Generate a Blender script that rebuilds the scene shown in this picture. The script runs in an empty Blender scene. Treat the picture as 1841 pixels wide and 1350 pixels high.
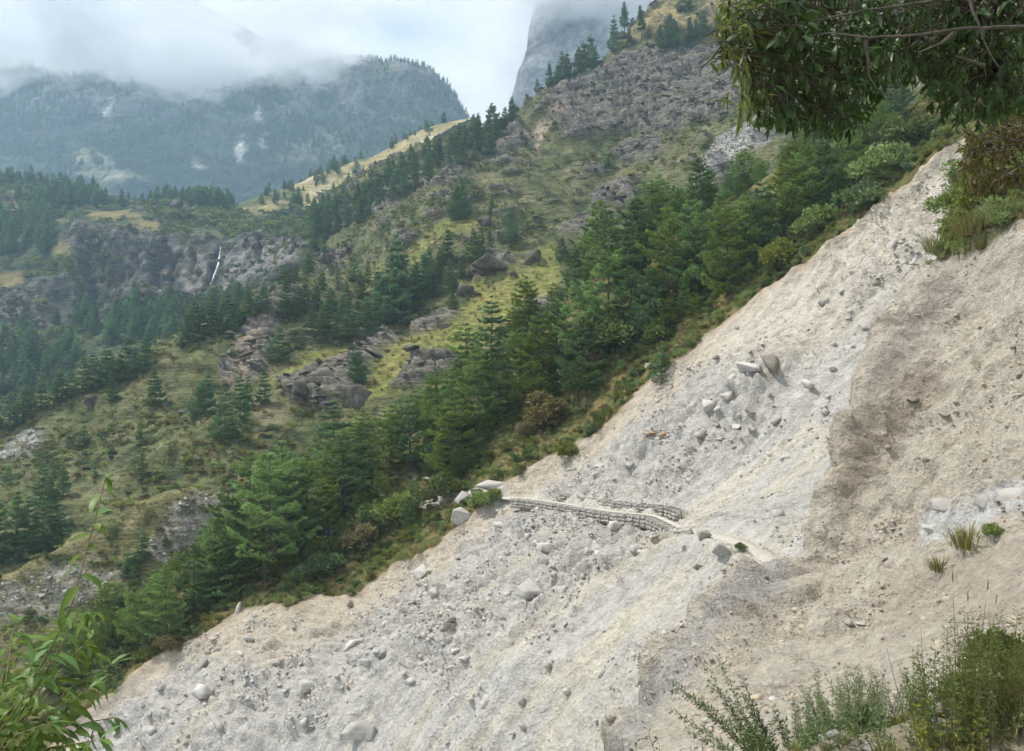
import bpy, math, random, time
import numpy as np
from concurrent.futures import ThreadPoolExecutor
from mathutils import Vector, Matrix
T0 = time.time()
POOL = ThreadPoolExecutor(4)
rng = np.random.default_rng(7)
random.seed(7)
SC = bpy.context.scene
COL = SC.collection

# ---------------------------------------------------------------- camera
W, H, F = 1841.0, 1350.0, 1400.0
HORIZON = 700.0
PITCH = math.atan((HORIZON - H / 2) / F)
cam = bpy.data.cameras.new('camera'); camo = bpy.data.objects.new('camera', cam); COL.objects.link(camo)
cam.sensor_width = 36.0; cam.lens = F / W * 36.0
cam.clip_start = 0.05; cam.clip_end = 12000.0
camo.location = (0, 0, 0); camo.rotation_euler = (math.pi / 2 + PITCH, 0, 0)
SC.camera = camo

# ---------------------------------------------------------------- world, sun, exposure
SUN = np.array([-0.52, 0.08, 0.85]); SUN /= np.linalg.norm(SUN)
SUN_EL = math.asin(SUN[2]); SUN_ROT = math.atan2(SUN[0], SUN[1])
world = bpy.data.worlds.new('World'); SC.world = world; world.use_nodes = True
nt = world.node_tree; nt.nodes.clear()
def wn(t, **k):
    n = nt.nodes.new(t)
    for a, b in k.items(): setattr(n, a, b)
    return n
sky = wn('ShaderNodeTexSky', sky_type='NISHITA', sun_disc=False, sun_elevation=SUN_EL, sun_rotation=SUN_ROT,
         altitude=2500.0, air_density=1.0, dust_density=2.0, ozone_density=1.0)
bg_sky = wn('ShaderNodeBackground'); bg_sky.inputs[1].default_value = 0.10
nt.links.new(sky.outputs[0], bg_sky.inputs[0])
tc = wn('ShaderNodeTexCoord')
mp = wn('ShaderNodeMapping'); mp.inputs['Scale'].default_value = (1, 1, 2.2)
nt.links.new(tc.outputs['Generated'], mp.inputs[0])
nz = wn('ShaderNodeTexNoise'); nz.inputs['Scale'].default_value = 2.6; nz.inputs['Detail'].default_value = 9; nz.inputs['Roughness'].default_value = 0.55
nt.links.new(mp.outputs[0], nz.inputs[0])
cr = wn('ShaderNodeValToRGB')
cr.color_ramp.elements[0].position = 0.30; cr.color_ramp.elements[0].color = (0.56, 0.67, 0.76, 1)
cr.color_ramp.elements[1].position = 0.72; cr.color_ramp.elements[1].color = (0.90, 0.94, 0.97, 1)
nt.links.new(nz.outputs[0], cr.inputs[0])
bg_cl = wn('ShaderNodeBackground'); bg_cl.inputs[1].default_value = 1.16
nt.links.new(cr.outputs[0], bg_cl.inputs[0])
mask = wn('ShaderNodeMapRange'); mask.inputs[1].default_value = 0.25; mask.inputs[2].default_value = 0.45; mask.inputs[3].default_value = 0.75; mask.inputs[4].default_value = 1.0
nt.links.new(nz.outputs[0], mask.inputs[0])
mx = wn('ShaderNodeMixShader'); wo = wn('ShaderNodeOutputWorld')
nt.links.new(mask.outputs[0], mx.inputs[0]); nt.links.new(bg_sky.outputs[0], mx.inputs[1]); nt.links.new(bg_cl.outputs[0], mx.inputs[2])
nt.links.new(mx.outputs[0], wo.inputs[0])

sl = bpy.data.lights.new('sun', 'SUN'); sl.energy = 4.3; sl.angle = math.radians(2.5); sl.color = (1.0, 0.955, 0.88)
so = bpy.data.objects.new('sun', sl); COL.objects.link(so)
so.rotation_euler = Vector(SUN).to_track_quat('Z', 'Y').to_euler()

SC.view_settings.view_transform = 'Standard'; SC.view_settings.look = 'None'
SC.view_settings.exposure = 0.12; SC.view_settings.gamma = 1.0; SC.view_settings.use_curve_mapping = False
SC.render.engine = 'CYCLES'
cy = SC.cycles
cy.use_denoising = True
cy.max_bounces = 7; cy.diffuse_bounces = 2; cy.glossy_bounces = 2; cy.transmission_bounces = 3; cy.transparent_max_bounces = 8
cy.volume_bounces = 6
cy.volume_step_rate = 1.6; cy.volume_max_steps = 128
cy.use_adaptive_sampling = True; cy.adaptive_threshold = 0.05; cy.adaptive_min_samples = 20; cy.time_limit = 780

# ---------------------------------------------------------------- numeric helpers
CP, SP = math.cos(PITCH), math.sin(PITCH)
FWD = np.array([0, CP, SP]); UP = np.array([0, -SP, CP]); RGT = np.array([1.0, 0, 0])
def at(px, py, d):
    return FWD * d + RGT * ((px - W / 2) / F * d) + UP * (-(py - H / 2) / F * d)
def project(p):
    p = np.asarray(p, float); d = p @ FWD
    dd = np.where(d > 0.1, d, 0.1)
    return W / 2 + F * (p @ RGT) / dd, H / 2 - F * (p @ UP) / dd, d

_perm = np.random.default_rng(11).permutation(256).astype(np.int32); _perm = np.concatenate([_perm, _perm, _perm])
_g = np.random.default_rng(12).normal(size=(256, 3)); _g /= np.linalg.norm(_g, axis=1)[:, None]; _g = _g.astype(np.float32)
def perlin(p):
    if len(p) > 60000: return np.concatenate(list(POOL.map(perlin, np.array_split(p, len(p) // 25000))))
    p = np.asarray(p, np.float32); i = np.floor(p).astype(np.int32); f = p - i; i &= 255
    u = f * f * f * (f * (f * 6 - 15) + 10)
    out = np.zeros(len(p), np.float32)
    for dx in (0, 1):
        wx = u[:, 0] if dx else 1 - u[:, 0]
        for dy in (0, 1):
            wy = u[:, 1] if dy else 1 - u[:, 1]
            for dz in (0, 1):
                wz = u[:, 2] if dz else 1 - u[:, 2]
                h = _perm[_perm[_perm[i[:, 0] + dx] + i[:, 1] + dy] + i[:, 2] + dz]
                g = _g[h]
                out += wx * wy * wz * (g[:, 0] * (f[:, 0] - dx) + g[:, 1] * (f[:, 1] - dy) + g[:, 2] * (f[:, 2] - dz))
    return out * 1.6
def fbm(p, freq=1.0, octaves=4, gain=0.5, seed=0.0, ridged=False):
    p = np.asarray(p) * freq + seed * 17.3; a = 1.0; s = np.zeros(len(p)); n = 0
    for k in range(octaves):
        v = perlin(p)
        if ridged: v = 1 - 2 * np.abs(v)
        s += a * v; n += a; a *= gain; p = p * 2.03 + 5.1
    return s / n
def smooth(a, b, x):
    t = np.clip((x - a) / (b - a), 0, 1); return t * t * (3 - 2 * t)
def poly_sd(px, py, poly):
    """signed distance in the polygon's own units, positive inside"""
    poly = np.asarray(poly, float); x = np.asarray(px, float); y = np.asarray(py, float)
    ins = np.zeros(len(x), bool); dm = np.full(len(x), 1e9)
    for (x0, y0), (x1, y1) in zip(poly, np.roll(poly, -1, 0)):
        c = ((y0 > y) != (y1 > y)) & (x < (x1 - x0) * (y - y0) / (y1 - y0 + 1e-9) + x0); ins ^= c
        ex, ey = x1 - x0, y1 - y0
        t = np.clip(((x - x0) * ex + (y - y0) * ey) / (ex * ex + ey * ey + 1e-9), 0, 1)
        dm = np.minimum(dm, np.hypot(x - x0 - t * ex, y - y0 - t * ey))
    return np.where(ins, dm, -dm)
def line_y(px, pts):
    pts = np.asarray(pts, float); return np.interp(px, pts[:, 0], pts[:, 1])
def mixc(a, b, t):
    t = np.asarray(t)[:, None]; return a * (1 - t) + np.asarray(b)[None, :] * t

# ---------------------------------------------------------------- materials
MATS = {}
def mat_nodes(name):
    m = bpy.data.materials.new(name); m.use_nodes = True; t = m.node_tree; t.nodes.clear(); MATS[name] = m
    return m, t
class NB:
    """small helper for building node trees"""
    def __init__(s, t): s.t = t
    def n(s, typ, _in=None, **k):
        n = s.t.nodes.new(typ)
        for a, b in k.items(): setattr(n, a, b)
        for a, b in (_in or {}).items():
            if isinstance(b, bpy.types.NodeSocket): s.t.links.new(b, n.inputs[a])
            else: n.inputs[a].default_value = b
        return n
    def mix(s, f, a, b, mode='MIX'):
        n = s.t.nodes.new('ShaderNodeMix'); n.data_type = 'RGBA'; n.blend_type = mode
        for i, v in ((0, f), (6, a), (7, b)):
            if isinstance(v, bpy.types.NodeSocket): s.t.links.new(v, n.inputs[i])
            else: n.inputs[i].default_value = v if not isinstance(v, tuple) or len(v) == 4 else (*v, 1)
        return n.outputs[2]
    def mr(s, v, a, b, c, d):
        return s.n('ShaderNodeMapRange', {0: v, 1: a, 2: b, 3: c, 4: d}).outputs[0]

def terrain_mat(name, scales=((1.2, 0.35), (5.0, 0.30)), bump=0.5, bump_dist=0.3, rough=0.95, stretch=None):
    m, t = mat_nodes(name); b = NB(t)
    vc = b.n('ShaderNodeVertexColor', layer_name='Col').outputs[0]
    pos = b.n('ShaderNodeNewGeometry').outputs['Position']
    if stretch:
        mpn = b.n('ShaderNodeMapping', {0: pos}); mpn.inputs['Rotation'].default_value = stretch[0]; mpn.inputs['Scale'].default_value = stretch[1]
        spos = mpn.outputs[0]
    c = vc; hts = []
    for i, (sc, amt) in enumerate(scales):
        nzn = b.n('ShaderNodeTexNoise', {'Vector': (spos if (stretch and i % 2) else pos), 'Scale': sc, 'Detail': 7.0, 'Roughness': 0.62})
        f = b.mr(nzn.outputs[0], 0.28, 0.72, 1 - amt, 1 + amt)
        c = b.mix(1.0, c, f, 'MULTIPLY'); hts.append(nzn.outputs[0])
    h = hts[0]
    for k_, hk in enumerate(hts[1:]): h = b.n('ShaderNodeMath', {0: h, 1: b.mr(hk, 0, 1, 0, (0.7, 0.35, 0.2)[k_])}, operation='ADD').outputs[0]
    bp = b.n('ShaderNodeBump', {'Strength': bump, 'Distance': bump_dist, 'Height': h})
    pr = b.n('ShaderNodeBsdfPrincipled', {'Base Color': c, 'Roughness': rough, 'Specular IOR Level': 0.15, 'Normal': bp.outputs[0]})
    b.n('ShaderNodeOutputMaterial', {0: pr.outputs[0]})
    return m

# ---------------------------------------------------------------- mesh helpers
def mesh_from(name, verts, faces, mat=None, cols=None, flat=False):
    """verts (N,3); faces (M,3|4) array of equal-size polygons"""
    me = bpy.data.meshes.new(name); v = np.asarray(verts, np.float32); f = np.asarray(faces, np.int32)
    k = f.shape[1]
    me.vertices.add(len(v)); me.vertices.foreach_set('co', v.ravel())
    me.loops.add(f.size); me.loops.foreach_set('vertex_index', f.ravel())
    me.polygons.add(len(f)); me.polygons.foreach_set('loop_start', np.arange(0, f.size, k, dtype=np.int32))
    me.polygons.foreach_set('loop_total', np.full(len(f), k, np.int32))
    if not flat: me.polygons.foreach_set('use_smooth', np.ones(len(f), bool))
    me.update(calc_edges=True)
    if cols is not None:
        a = me.color_attributes.new('Col', 'FLOAT_COLOR', 'POINT')
        c = np.ones((len(v), 4), np.float32); c[:, :3] = cols; a.data.foreach_set('color', c.ravel())
    if mat: me.materials.append(mat)
    return me
def link(name, data, parent=None, loc=None, rot=None, scale=None):
    o = bpy.data.objects.new(name, data); COL.objects.link(o)
    if parent: o.parent = parent
    if loc is not None: o.location = loc
    if rot is not None: o.rotation_euler = rot
    if scale is not None: o.scale = scale if hasattr(scale, '__len__') else (scale,) * 3
    return o
def tag(o, label=None, cat=None, group=None, kind=None):
    if label: o['label'] = label
    if cat: o['category'] = cat
    if group: o['group'] = group
    if kind: o['kind'] = kind
    return o

# ---------------------------------------------------------------- terrain layers
class Layer:
    def __init__(s, ctrl, nrm, spacing, margin, behind=(), back=(0.2, 0.98, -0.7), offs=(6, 25), extra=(), reg=1e-4, fit=None):
        s.n = np.array(nrm, float); s.n /= np.linalg.norm(s.n)
        n = np.array(nrm if fit is None else fit, float); n /= np.linalg.norm(n); s.fn = n
        u = np.cross([0, 0, 1], n); u /= np.linalg.norm(u); v = np.cross(n, u); s.u, s.v = u, v
        pts = [at(*c) for c in ctrl] + [np.array(e, float) for e in extra]
        bk = np.array(back, float)
        for c in behind:
            b0 = at(*c[:3]); k = c[3] if len(c) > 3 else 1.0
            pts.append(b0)
            for o in offs: pts.append(b0 + bk * o * k)
        pts = np.array(pts); s.pts = pts
        S = np.stack([pts @ u, pts @ v], 1); s.c0 = S.mean(0); s.sc = S.std()
        X = (S - s.c0) / s.sc; s.X = X
        N = len(X); r = np.linalg.norm(X[:, None] - X[None], axis=2); K = np.where(r > 0, r * r * np.log(r + 1e-12), 0) + np.eye(N) * reg
        Pm = np.concatenate([np.ones((N, 1)), X], 1)
        A = np.block([[K, Pm], [Pm.T, np.zeros((3, 3))]])
        s.w = np.linalg.solve(A, np.concatenate([pts @ n, np.zeros(3)]))
        lo, hi = S.min(0) - margin, S.max(0) + margin
        gs = np.arange(lo[0], hi[0], spacing); gt = np.arange(lo[1], hi[1], spacing)
        s.shape = (len(gt), len(gs)); G = np.stack(np.meshgrid(gs, gt), -1).reshape(-1, 2)
        h, dmin = s.ev(G); s.pos = G[:, :1] * u + G[:, 1:] * v + h[:, None] * n
        s.keep = dmin < margin
    def ev(s, G):
        X = (G - s.c0) / s.sc; h = s.w[-3] + X @ s.w[-2:]; dm = np.full(len(X), 1e9)
        for i, x in enumerate(s.X):
            r = np.hypot(X[:, 0] - x[0], X[:, 1] - x[1]); dm = np.minimum(dm, r)
            h = h + s.w[i] * r * r * np.log(r + 1e-12)
        return h, dm * s.sc
    def normals(s):
        g = s.pos.reshape(*s.shape, 3); a = np.gradient(g, axis=1); b = np.gradient(g, axis=0)
        n = np.cross(a, b).reshape(-1, 3); n /= np.linalg.norm(n, axis=1)[:, None] + 1e-9
        return n
    def proj(s):
        s.px, s.py, s.d = project(s.pos); s._reg = None; return s.px, s.py, s.d
    def finish(s, name, mat, cols):
        ny, nx = s.shape; idx = np.arange(ny * nx).reshape(ny, nx)
        q = np.stack([idx[:-1, :-1], idx[:-1, 1:], idx[1:, 1:], idx[1:, :-1]], -1).reshape(-1, 4)
        q = q[s.keep[q].all(1)]
        used = np.unique(q); mapv = np.full(ny * nx, -1); mapv[used] = np.arange(len(used))
        me = mesh_from(name, s.pos[used], mapv[q], mat, np.clip(cols[used], 0.004, 0.95))
        s.cols = cols; s.nrmv = s.normals()
        s.obj = link(name, me); tag(s.obj, kind='structure'); s.proj(); return s.obj
    def q(s, px, py, r=None):
        """nearest visible ground point of this layer near a pixel -> world position"""
        dd = (s.px - px) ** 2 + (s.py - py) ** 2 + np.where(s.keep & (s.d > 1), 0, 1e12)
        m = dd.min(); c = np.where(dd <= max(m * 1.5, (r or 4.0) ** 2))[0]
        i = c[np.argmin(s.d[c])]
        c2 = c[np.abs(s.d[c] - s.d[i]) < 0.03 * s.d[i]]; j = c2[np.argmin(dd[c2])]
        return s.pos[j], int(j)
# ================================================================ THE SETTING
_WC = {}
def polymask(px, py, poly, soft=6.0, warp=0.0, wp=None, wf=1.0):
    if warp and wp is not None:
        key = (id(wp), wf)
        if key not in _WC: _WC[key] = (wp, fbm(wp, wf, 3, seed=3), fbm(wp, wf, 3, seed=4))
        px = px + warp * _WC[key][1]; py = py + warp * _WC[key][2]
    return smooth(-soft, soft, poly_sd(px, py, poly))

# ---- valley floor far below everything
def grid_obj(name, x0, x1, y0, y1, n, m, zf, mat, colf):
    xs = np.linspace(x0, x1, n); ys = np.linspace(y0, y1, m); G = np.stack(np.meshgrid(xs, ys), -1).reshape(-1, 2)
    z = zf(G[:, 0], G[:, 1]); v = np.column_stack([G, z]); idx = np.arange(n * m).reshape(m, n)
    q = np.stack([idx[:-1, :-1], idx[:-1, 1:], idx[1:, 1:], idx[1:, :-1]], -1).reshape(-1, 4)
    o = link(name, mesh_from(name, v, q, mat, colf(v))); tag(o, kind='structure'); return o, v, q
STRATA = ((0.16, 0.10, 0), (0.28, 0.28, 2.0))
M_hill = terrain_mat('hillside_ground', ((0.22, 0.32), (0.7, 0.38), (1.6, 0.45)), 1.0, 2.2, stretch=STRATA)
M_far = terrain_mat('far_mountain_ground', ((0.012, 0.30), (0.06, 0.55)), 1.0, 12.0)
M_cliff = terrain_mat('cliff_ground', ((0.10, 0.30), (0.30, 0.35), (0.9, 0.50)), 1.0, 4.0, stretch=STRATA)
grid_obj('valley_floor', -1400, 1400, -70, 1420, 40, 40, lambda x, y: -215 + 18 * fbm(np.column_stack([x, y, 0 * x]), 0.004, 3), M_far,
         lambda v: np.tile([0.06, 0.085, 0.035], (len(v), 1)))

# ---- A: the grey landslide face with its wooded rib behind
EDGE = [(60, 1375), (100, 1330), (170, 1262), (280, 1180), (390, 1130), (440, 1095), (480, 1088), (520, 1098), (560, 1075), (640, 1070), (720, 1010), (790, 985), (830, 935), (870, 905), (905, 872),
        (960, 830), (1060, 785), (1130, 720), (1200, 660), (1290, 590), (1350, 545), (1430, 480), (1500, 430), (1560, 385), (1620, 340), (1690, 280), (1760, 220), (1900, 100)]
A_ctrl = [(170, 1270, 105), (480, 1090, 112), (640, 1070, 112), (830, 940, 116), (905, 880, 118), (1060, 790, 118), (1200, 660, 116), (1350, 545, 112),
          (1500, 430, 108), (1620, 340, 104), (1720, 260, 100),
          (200, 1350, 100), (420, 1350, 86), (640, 1350, 74), (880, 1350, 63), (1100, 1350, 53), (1300, 1350, 46), (1000, 1600, 52), (400, 1600, 74), (1400, 1600, 36),
          (880, 1200, 68), (640, 1200, 84), (400, 1220, 98), (948, 1072, 82), (740, 1100, 100), (1240, 948, 69), (1110, 925, 92), (1000, 905, 106), (1290, 955, 64), (1390, 1005, 56),
          (1150, 1060, 64), (1250, 1150, 54), (1385, 655, 93), (1275, 735, 96), (1170, 780, 104), (1420, 800, 82), (1300, 850, 88), (1480, 900, 70),
          (1550, 590, 90), (1500, 800, 76), (1660, 480, 90), (1700, 700, 72), (1560, 480, 99), (1650, 400, 98), (1750, 350, 94), (1850, 300, 90), (1850, 600, 70), (1600, 1000, 52),
          (60, 1290, 112), (250, 1140, 120), (400, 1050, 125), (480, 1030, 126), (640, 975, 128), (700, 920, 132), (830, 850, 132), (900, 800, 132), (1000, 730, 134), (1100, 650, 132),
          (1200, 590, 130), (1350, 480, 124), (1500, 370, 118), (1620, 290, 113), (1720, 220, 109), (1850, 150, 104), (640, 935, 131), (700, 912, 135)]
A_crest = [(-60, 1240, 122), (120, 1150, 128), (250, 1080, 132), (400, 985, 140), (500, 915, 146), (650, 835, 154), (800, 745, 158), (900, 665, 162), (1000, 565, 165), (1100, 490, 165),
           (1250, 405, 160), (1400, 335, 152), (1550, 265, 142), (1700, 190, 130), (1850, 100, 120)]
A = Layer(A_ctrl, (-0.54, -0.30, 0.80), 0.33, 18.0, A_crest, (0.25, 0.95, -0.5), (6, 20), fit=(-0.25, -0.12, 0.96))
FALL = np.array([-0.97, -0.26]); CROSS = np.array([-0.26, 0.97])
# trail bench
TRAIL_PX = [(560, 985), (610, 950), (650, 936), (700, 916), (760, 905), (820, 893), (880, 886), (930, 894), (1000, 903), (1050, 911), (1110, 922), (1180, 935), (1240, 945), (1290, 954), (1340, 974), (1390, 1005), (1420, 1038)]
A.proj()
trail = np.array([A.q(x, y, 5)[0] for x, y in TRAIL_PX])
zt = trail[:, 2].copy()
for _ in range(2): zt[1:-1] = (zt[:-2] + 2 * zt[1:-1] + zt[2:]) / 4
trail[:, 2] = zt
def resample(pl, step):
    pl = np.asarray(pl); sg = np.linalg.norm(np.diff(pl, axis=0), axis=1); L = np.concatenate([[0], np.cumsum(sg)])
    n = max(2, int(L[-1] / step)); t = np.linspace(0, L[-1], n)
    return np.column_stack([np.interp(t, L, pl[:, k]) for k in range(pl.shape[1])])
trail_f = resample(trail, 0.4)
for _ in range(40): trail_f[1:-1] = (trail_f[:-2] + 2 * trail_f[1:-1] + trail_f[2:]) / 4
def bench(pos, tr, half, fade, walled=False):
    dm = np.full(len(pos), 1e9); zz = np.zeros(len(pos)); sd = np.zeros(len(pos)); ki = np.zeros(len(pos), int)
    for k, p in enumerate(tr):
        d = np.hypot(pos[:, 0] - p[0], pos[:, 1] - p[1]); c = d < dm; dm[c] = d[c]; zz[c] = p[2]; ki[c] = k
    if walled:
        tx, _, _ = project(tr); sd = (pos[:, :2] - tr[ki][:, :2]) @ FALL; on = smooth(915, 935, tx[ki]) * (1 - smooth(1235, 1255, tx[ki])) * (sd > 0)
        pos[:, 2] -= on * 0.75 * (1 - smooth(1.4, 4.5, dm)); fade = fade + on * (1.25 - fade); half = half - on * 0.15
        w = 1 - smooth(0, 1, (dm - half) / (fade - half))
    else: w = 1 - smooth(half, fade, dm); pos[:, 2] = pos[:, 2] * (1 - w) + zz * w
    return dm
px, py, d = A.proj()
p3 = A.pos; p2 = p3[:, :2]
cc = p2 @ CROSS; ff = p2 @ FALL
st = np.column_stack([cc, ff * 0.10, p3[:, 2] * 0.02])
edge_d = py - line_y(px, EDGE) + 14 * fbm(p3, 0.16, 3, seed=1)      # >0 below the rim
face = smooth(-4, 5, edge_d)
rough = np.clip(polymask(px, py, [(650, 1080), (830, 950), (900, 900), (1250, 960), (1180, 1010), (960, 1130), (700, 1260), (400, 1400), (150, 1400), (150, 1280), (480, 1090)], 40)
                + polymask(px, py, [(1060, 800), (1200, 670), (1420, 600), (1480, 640), (1440, 700), (1200, 900), (1000, 890), (920, 870)], 40)
                + polymask(px, py, [(1480, 440), (1700, 260), (1720, 330), (1640, 480), (1540, 560), (1450, 560)], 30), 0, 1)
gully = fbm(st, 0.55, 4, 0.55, seed=2); gully_f = fbm(st, 1.3, 3, 0.5, seed=5, ridged=True)
lump = fbm(p3, 0.35, 5, 0.58, seed=6); lumpr = fbm(p3, 0.6, 4, 0.6, seed=8, ridged=True); lumpf = fbm(p3, 1.3, 3, 0.6, seed=10, ridged=True)
dn = face * (gully * 0.95 * (1 - 0.4 * rough) + gully_f * 0.24 + rough * (lump * 1.5 + 0.8 * lumpr + 0.34 * lumpf) + (1 - rough) * (lump * 0.16 + 0.10 * lumpf))
dn += face * (-1.3 * smooth(0, 22, edge_d) + 0.9 * smooth(50, 140, edge_d)) - 0.4 * face * 0
dn += (1 - face) * (0.8 * fbm(p3, 0.25, 4, seed=9))
sc_ = fbm(p3 * np.array([1, 1, 0.7]), 0.13, 4, 0.55, seed=34); sc2 = fbm(p3, 0.33, 4, 0.55, seed=35)
dn += face * smooth(20, 60, edge_d) * (0.25 + 0.75 * rough) * (0.8 * smooth(-0.02, 0.04, sc_ - 0.05) + 0.4 * smooth(-0.02, 0.03, sc2) + 0.35 * smooth(-0.02, 0.03, sc2 - 0.25))
# broken bedrock steps below the trail and a sharp wedge low in the face
for (bx, by, br, amp) in ((940, 965, 70, 1.6), (800, 1080, 60, 1.2), (1400, 640, 60, 0.8), (620, 1290, 70, 1.2), (760, 1150, 60, 0.9), (1330, 990, 40, 1.2)):
    b0, _ = A.q(bx, by); r = np.linalg.norm(p3 - b0, axis=1) / (br / F * b0[1])
    dn += face * amp * (1 - smooth(0.2, 1.0, r + 0.35 * lump)) * (0.5 + 0.7 * np.floor(2.5 * (0.5 + 0.5 * lump)) / 2.5)
A.pos = p3 + dn[:, None] * A.n
TD = bench(A.pos, trail_f, 1.0, 2.6, True)
TD = np.minimum(TD, np.where(project(A.pos)[0] > 1245, bench(A.pos, trail_f[project(trail_f)[0] > 1245], 1.5, 3.0) - 0.6, 99))
px, py, d = A.proj(); nz_ = A.normals()
# colours
grey = np.array([0.445, 0.418, 0.382]); beige = np.array([0.47, 0.40, 0.31]); cream = np.array([0.51, 0.455, 0.375]); yel = np.array([0.51, 0.455, 0.35])
C = np.tile(grey, (len(px), 1))
n1 = fbm(p3, 0.09, 4, seed=11); n2 = fbm(st, 0.5, 4, 0.6, seed=12); n3 = fbm(p3, 0.8, 4, 0.6, seed=13)
C = mixc(C, beige, 0.85 * (1 - smooth(20, 75, edge_d + 45 * n1)))
C = mixc(C, cream, 0.9 * polymask(px, py, [(1250, 620), (1400, 480), (1600, 330), (1740, 220), (1780, 330), (1660, 480), (1560, 600), (1480, 640), (1350, 640)], 45, 40, p3, 0.1))
C = mixc(C, beige, 0.7 * polymask(px, py, [(440, 1100), (560, 1080), (650, 1075), (640, 1130), (520, 1200), (380, 1190), (330, 1180)], 25, 30, p3, 0.2))
C = mixc(C, yel, 0.6 * polymask(px, py, [(1490, 760), (1250, 950), (1060, 1080), (860, 1215), (840, 1200), (1040, 1050), (1230, 920), (1450, 760)], 9, 14, st, 0.4))
C = mixc(C, yel, 0.5 * polymask(px, py, [(1230, 1050), (1000, 1250), (850, 1350), (800, 1350), (1000, 1200), (1240, 1010)], 9, 14, st, 0.4))
C = mixc(C, [0.505, 0.482, 0.45], 0.8 * smooth(0.1, 0.5, n2) * (edge_d > 60))
C = mixc(C, [0.355, 0.33, 0.298], 0.8 * smooth(0.15, 0.6, -n2) * (edge_d > 60))
C = mixc(C, yel, 0.55 * smooth(0.12, 0.4, fbm(st, 0.28, 4, 0.6, seed=16)) * (edge_d > 40))
C *= (1 + 0.16 * n3 + 0.10 * fbm(st, 1.6, 3, 0.6, seed=17))[:, None]
C = mixc(C, [0.36, 0.24, 0.15], 0.55 * (1 - smooth(0, 12, edge_d)) * face)                       # brown topsoil lip
veg = np.tile([0.105, 0.115, 0.035], (len(px), 1))
vn = fbm(p3, 0.3, 4, seed=14); veg = mixc(veg, [0.20, 0.155, 0.065], smooth(-0.1, 0.35, vn)); veg = mixc(veg, [0.05, 0.075, 0.02], smooth(0.05, 0.4, -vn))
veg = mixc(veg, [0.42, 0.36, 0.27], 0.8 * smooth(0.25, 0.5, fbm(p3, 0.45, 4, seed=15)) * (1 - smooth(-60, -20, -edge_d * -1)))
C = C * face[:, None] + veg * (1 - face)[:, None]
C = mixc(C, [0.52, 0.475, 0.41], 0.9 * (1 - smooth(0.8, 1.5, TD)))
M_slide = terrain_mat('landslide_debris', ((0.9, 0.15), (0.8, 0.12), (3.5, 0.20)), 1.0, 0.6, stretch=((0, 0, math.radians(-15)), (0.6, 1.7, 1.1)))
A.face = face; A.edge = edge_d; A.rough = rough
A.finish('landslide_slope', M_slide, C)
print('A', time.time() - T0, A.shape)

# ---- B: the near beige side of the gully
B_edge = [(1668, 478, 62), (1610, 555, 57), (1565, 640, 54), (1540, 700, 52), (1512, 800, 49), (1480, 900, 47), (1405, 1005, 45), (1335, 1025, 42), (1250, 1120, 37), (1180, 1205, 32), (1112, 1345, 25), (1040, 1480, 20)]
def b_behind(e, k):
    p = at(*e); return p * (1 + 0.10 * k) + np.array([0.030, 0, -0.020]) * e[2] * k
B_ctrl = B_edge + [(1841, 480, 47), (1750, 560, 50), (1841, 650, 40), (1700, 700, 46), (1620, 800, 45), (1841, 820, 34), (1720, 850, 39), (1560, 950, 42), (1650, 980, 35), (1500, 1015, 41), (1430, 1045, 42),
          (1841, 990, 25), (1760, 960, 29), (1560, 1080, 33), (1380, 1130, 33), (1600, 1160, 25), (1400, 1230, 26), (1841, 1130, 17), (1720, 1130, 22), (1300, 1340, 20), (1500, 1300, 17), (1600, 1350, 13), (1841, 1330, 7),
          (1740, 1250, 15), (1700, 425, 60), (1780, 400, 56), (1880, 330, 54), (1760, 300, 64), (1860, 180, 62), (2050, 300, 46), (2050, 800, 26), (2050, 1150, 12), (1400, 1480, 14), (1750, 1480, 8), (1720, 345, 66), (1950, 60, 62)]
B_ex = [b_behind(e, k) for e in B_edge for k in (0.35, 1.6)] + [b_behind((1715, 330, 68), 0.8), b_behind((1760, 200, 72), 0.8), b_behind((1860, 20, 74), 0.6)]
B = Layer(B_ctrl, (-0.55, -0.30, 0.78), 0.2, 8.0, extra=B_ex, reg=3e-4)
px, py, d = B.proj(); p3 = B.pos; p2 = p3[:, :2]
bt = np.array([B.q(x, y, 5)[0] for x, y in [(1425, 1045), (1470, 1030), (1520, 1016), (1580, 1002), (1650, 984), (1720, 965)]])
bt_f = resample(bt, 0.4)
cc = p2 @ CROSS; ff = p2 @ FALL; st = np.column_stack([cc, ff * 0.12, p3[:, 2] * 0.02])
g1 = fbm(st, 0.5, 4, 0.55, seed=21); g2 = fbm(st, 1.7, 4, 0.6, seed=28, ridged=True); l1 = fbm(p3, 0.4, 5, 0.6, seed=22); l2 = fbm(p3, 1.3, 4, 0.55, seed=23, ridged=True)
brk = np.clip(polymask(px, py, [(1510, 760), (1600, 700), (1680, 640), (1720, 700), (1640, 760), (1560, 870), (1520, 900), (1490, 880)], 20) +
              polymask(px, py, [(1640, 960), (1660, 900), (1740, 875), (1780, 830), (1860, 830), (1860, 930), (1760, 950), (1680, 980)], 15), 0, 1)
near_f = smooth(10, 40, d)
RIB = [(1668, 478), (1610, 555), (1540, 700), (1505, 830), (1455, 950), (1405, 1005), (1335, 1030), (1250, 1125), (1180, 1210), (1112, 1350)]
def seg_dist(px, py, pts):
    dm = np.full(len(px), 1e9)
    for (x0, y0), (x1, y1) in zip(pts[:-1], pts[1:]):
        ex, ey = x1 - x0, y1 - y0; t = np.clip(((px - x0) * ex + (py - y0) * ey) / (ex * ex + ey * ey), 0, 1); dm = np.minimum(dm, np.hypot(px - x0 - t * ex, py - y0 - t * ey))
    return dm
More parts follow.
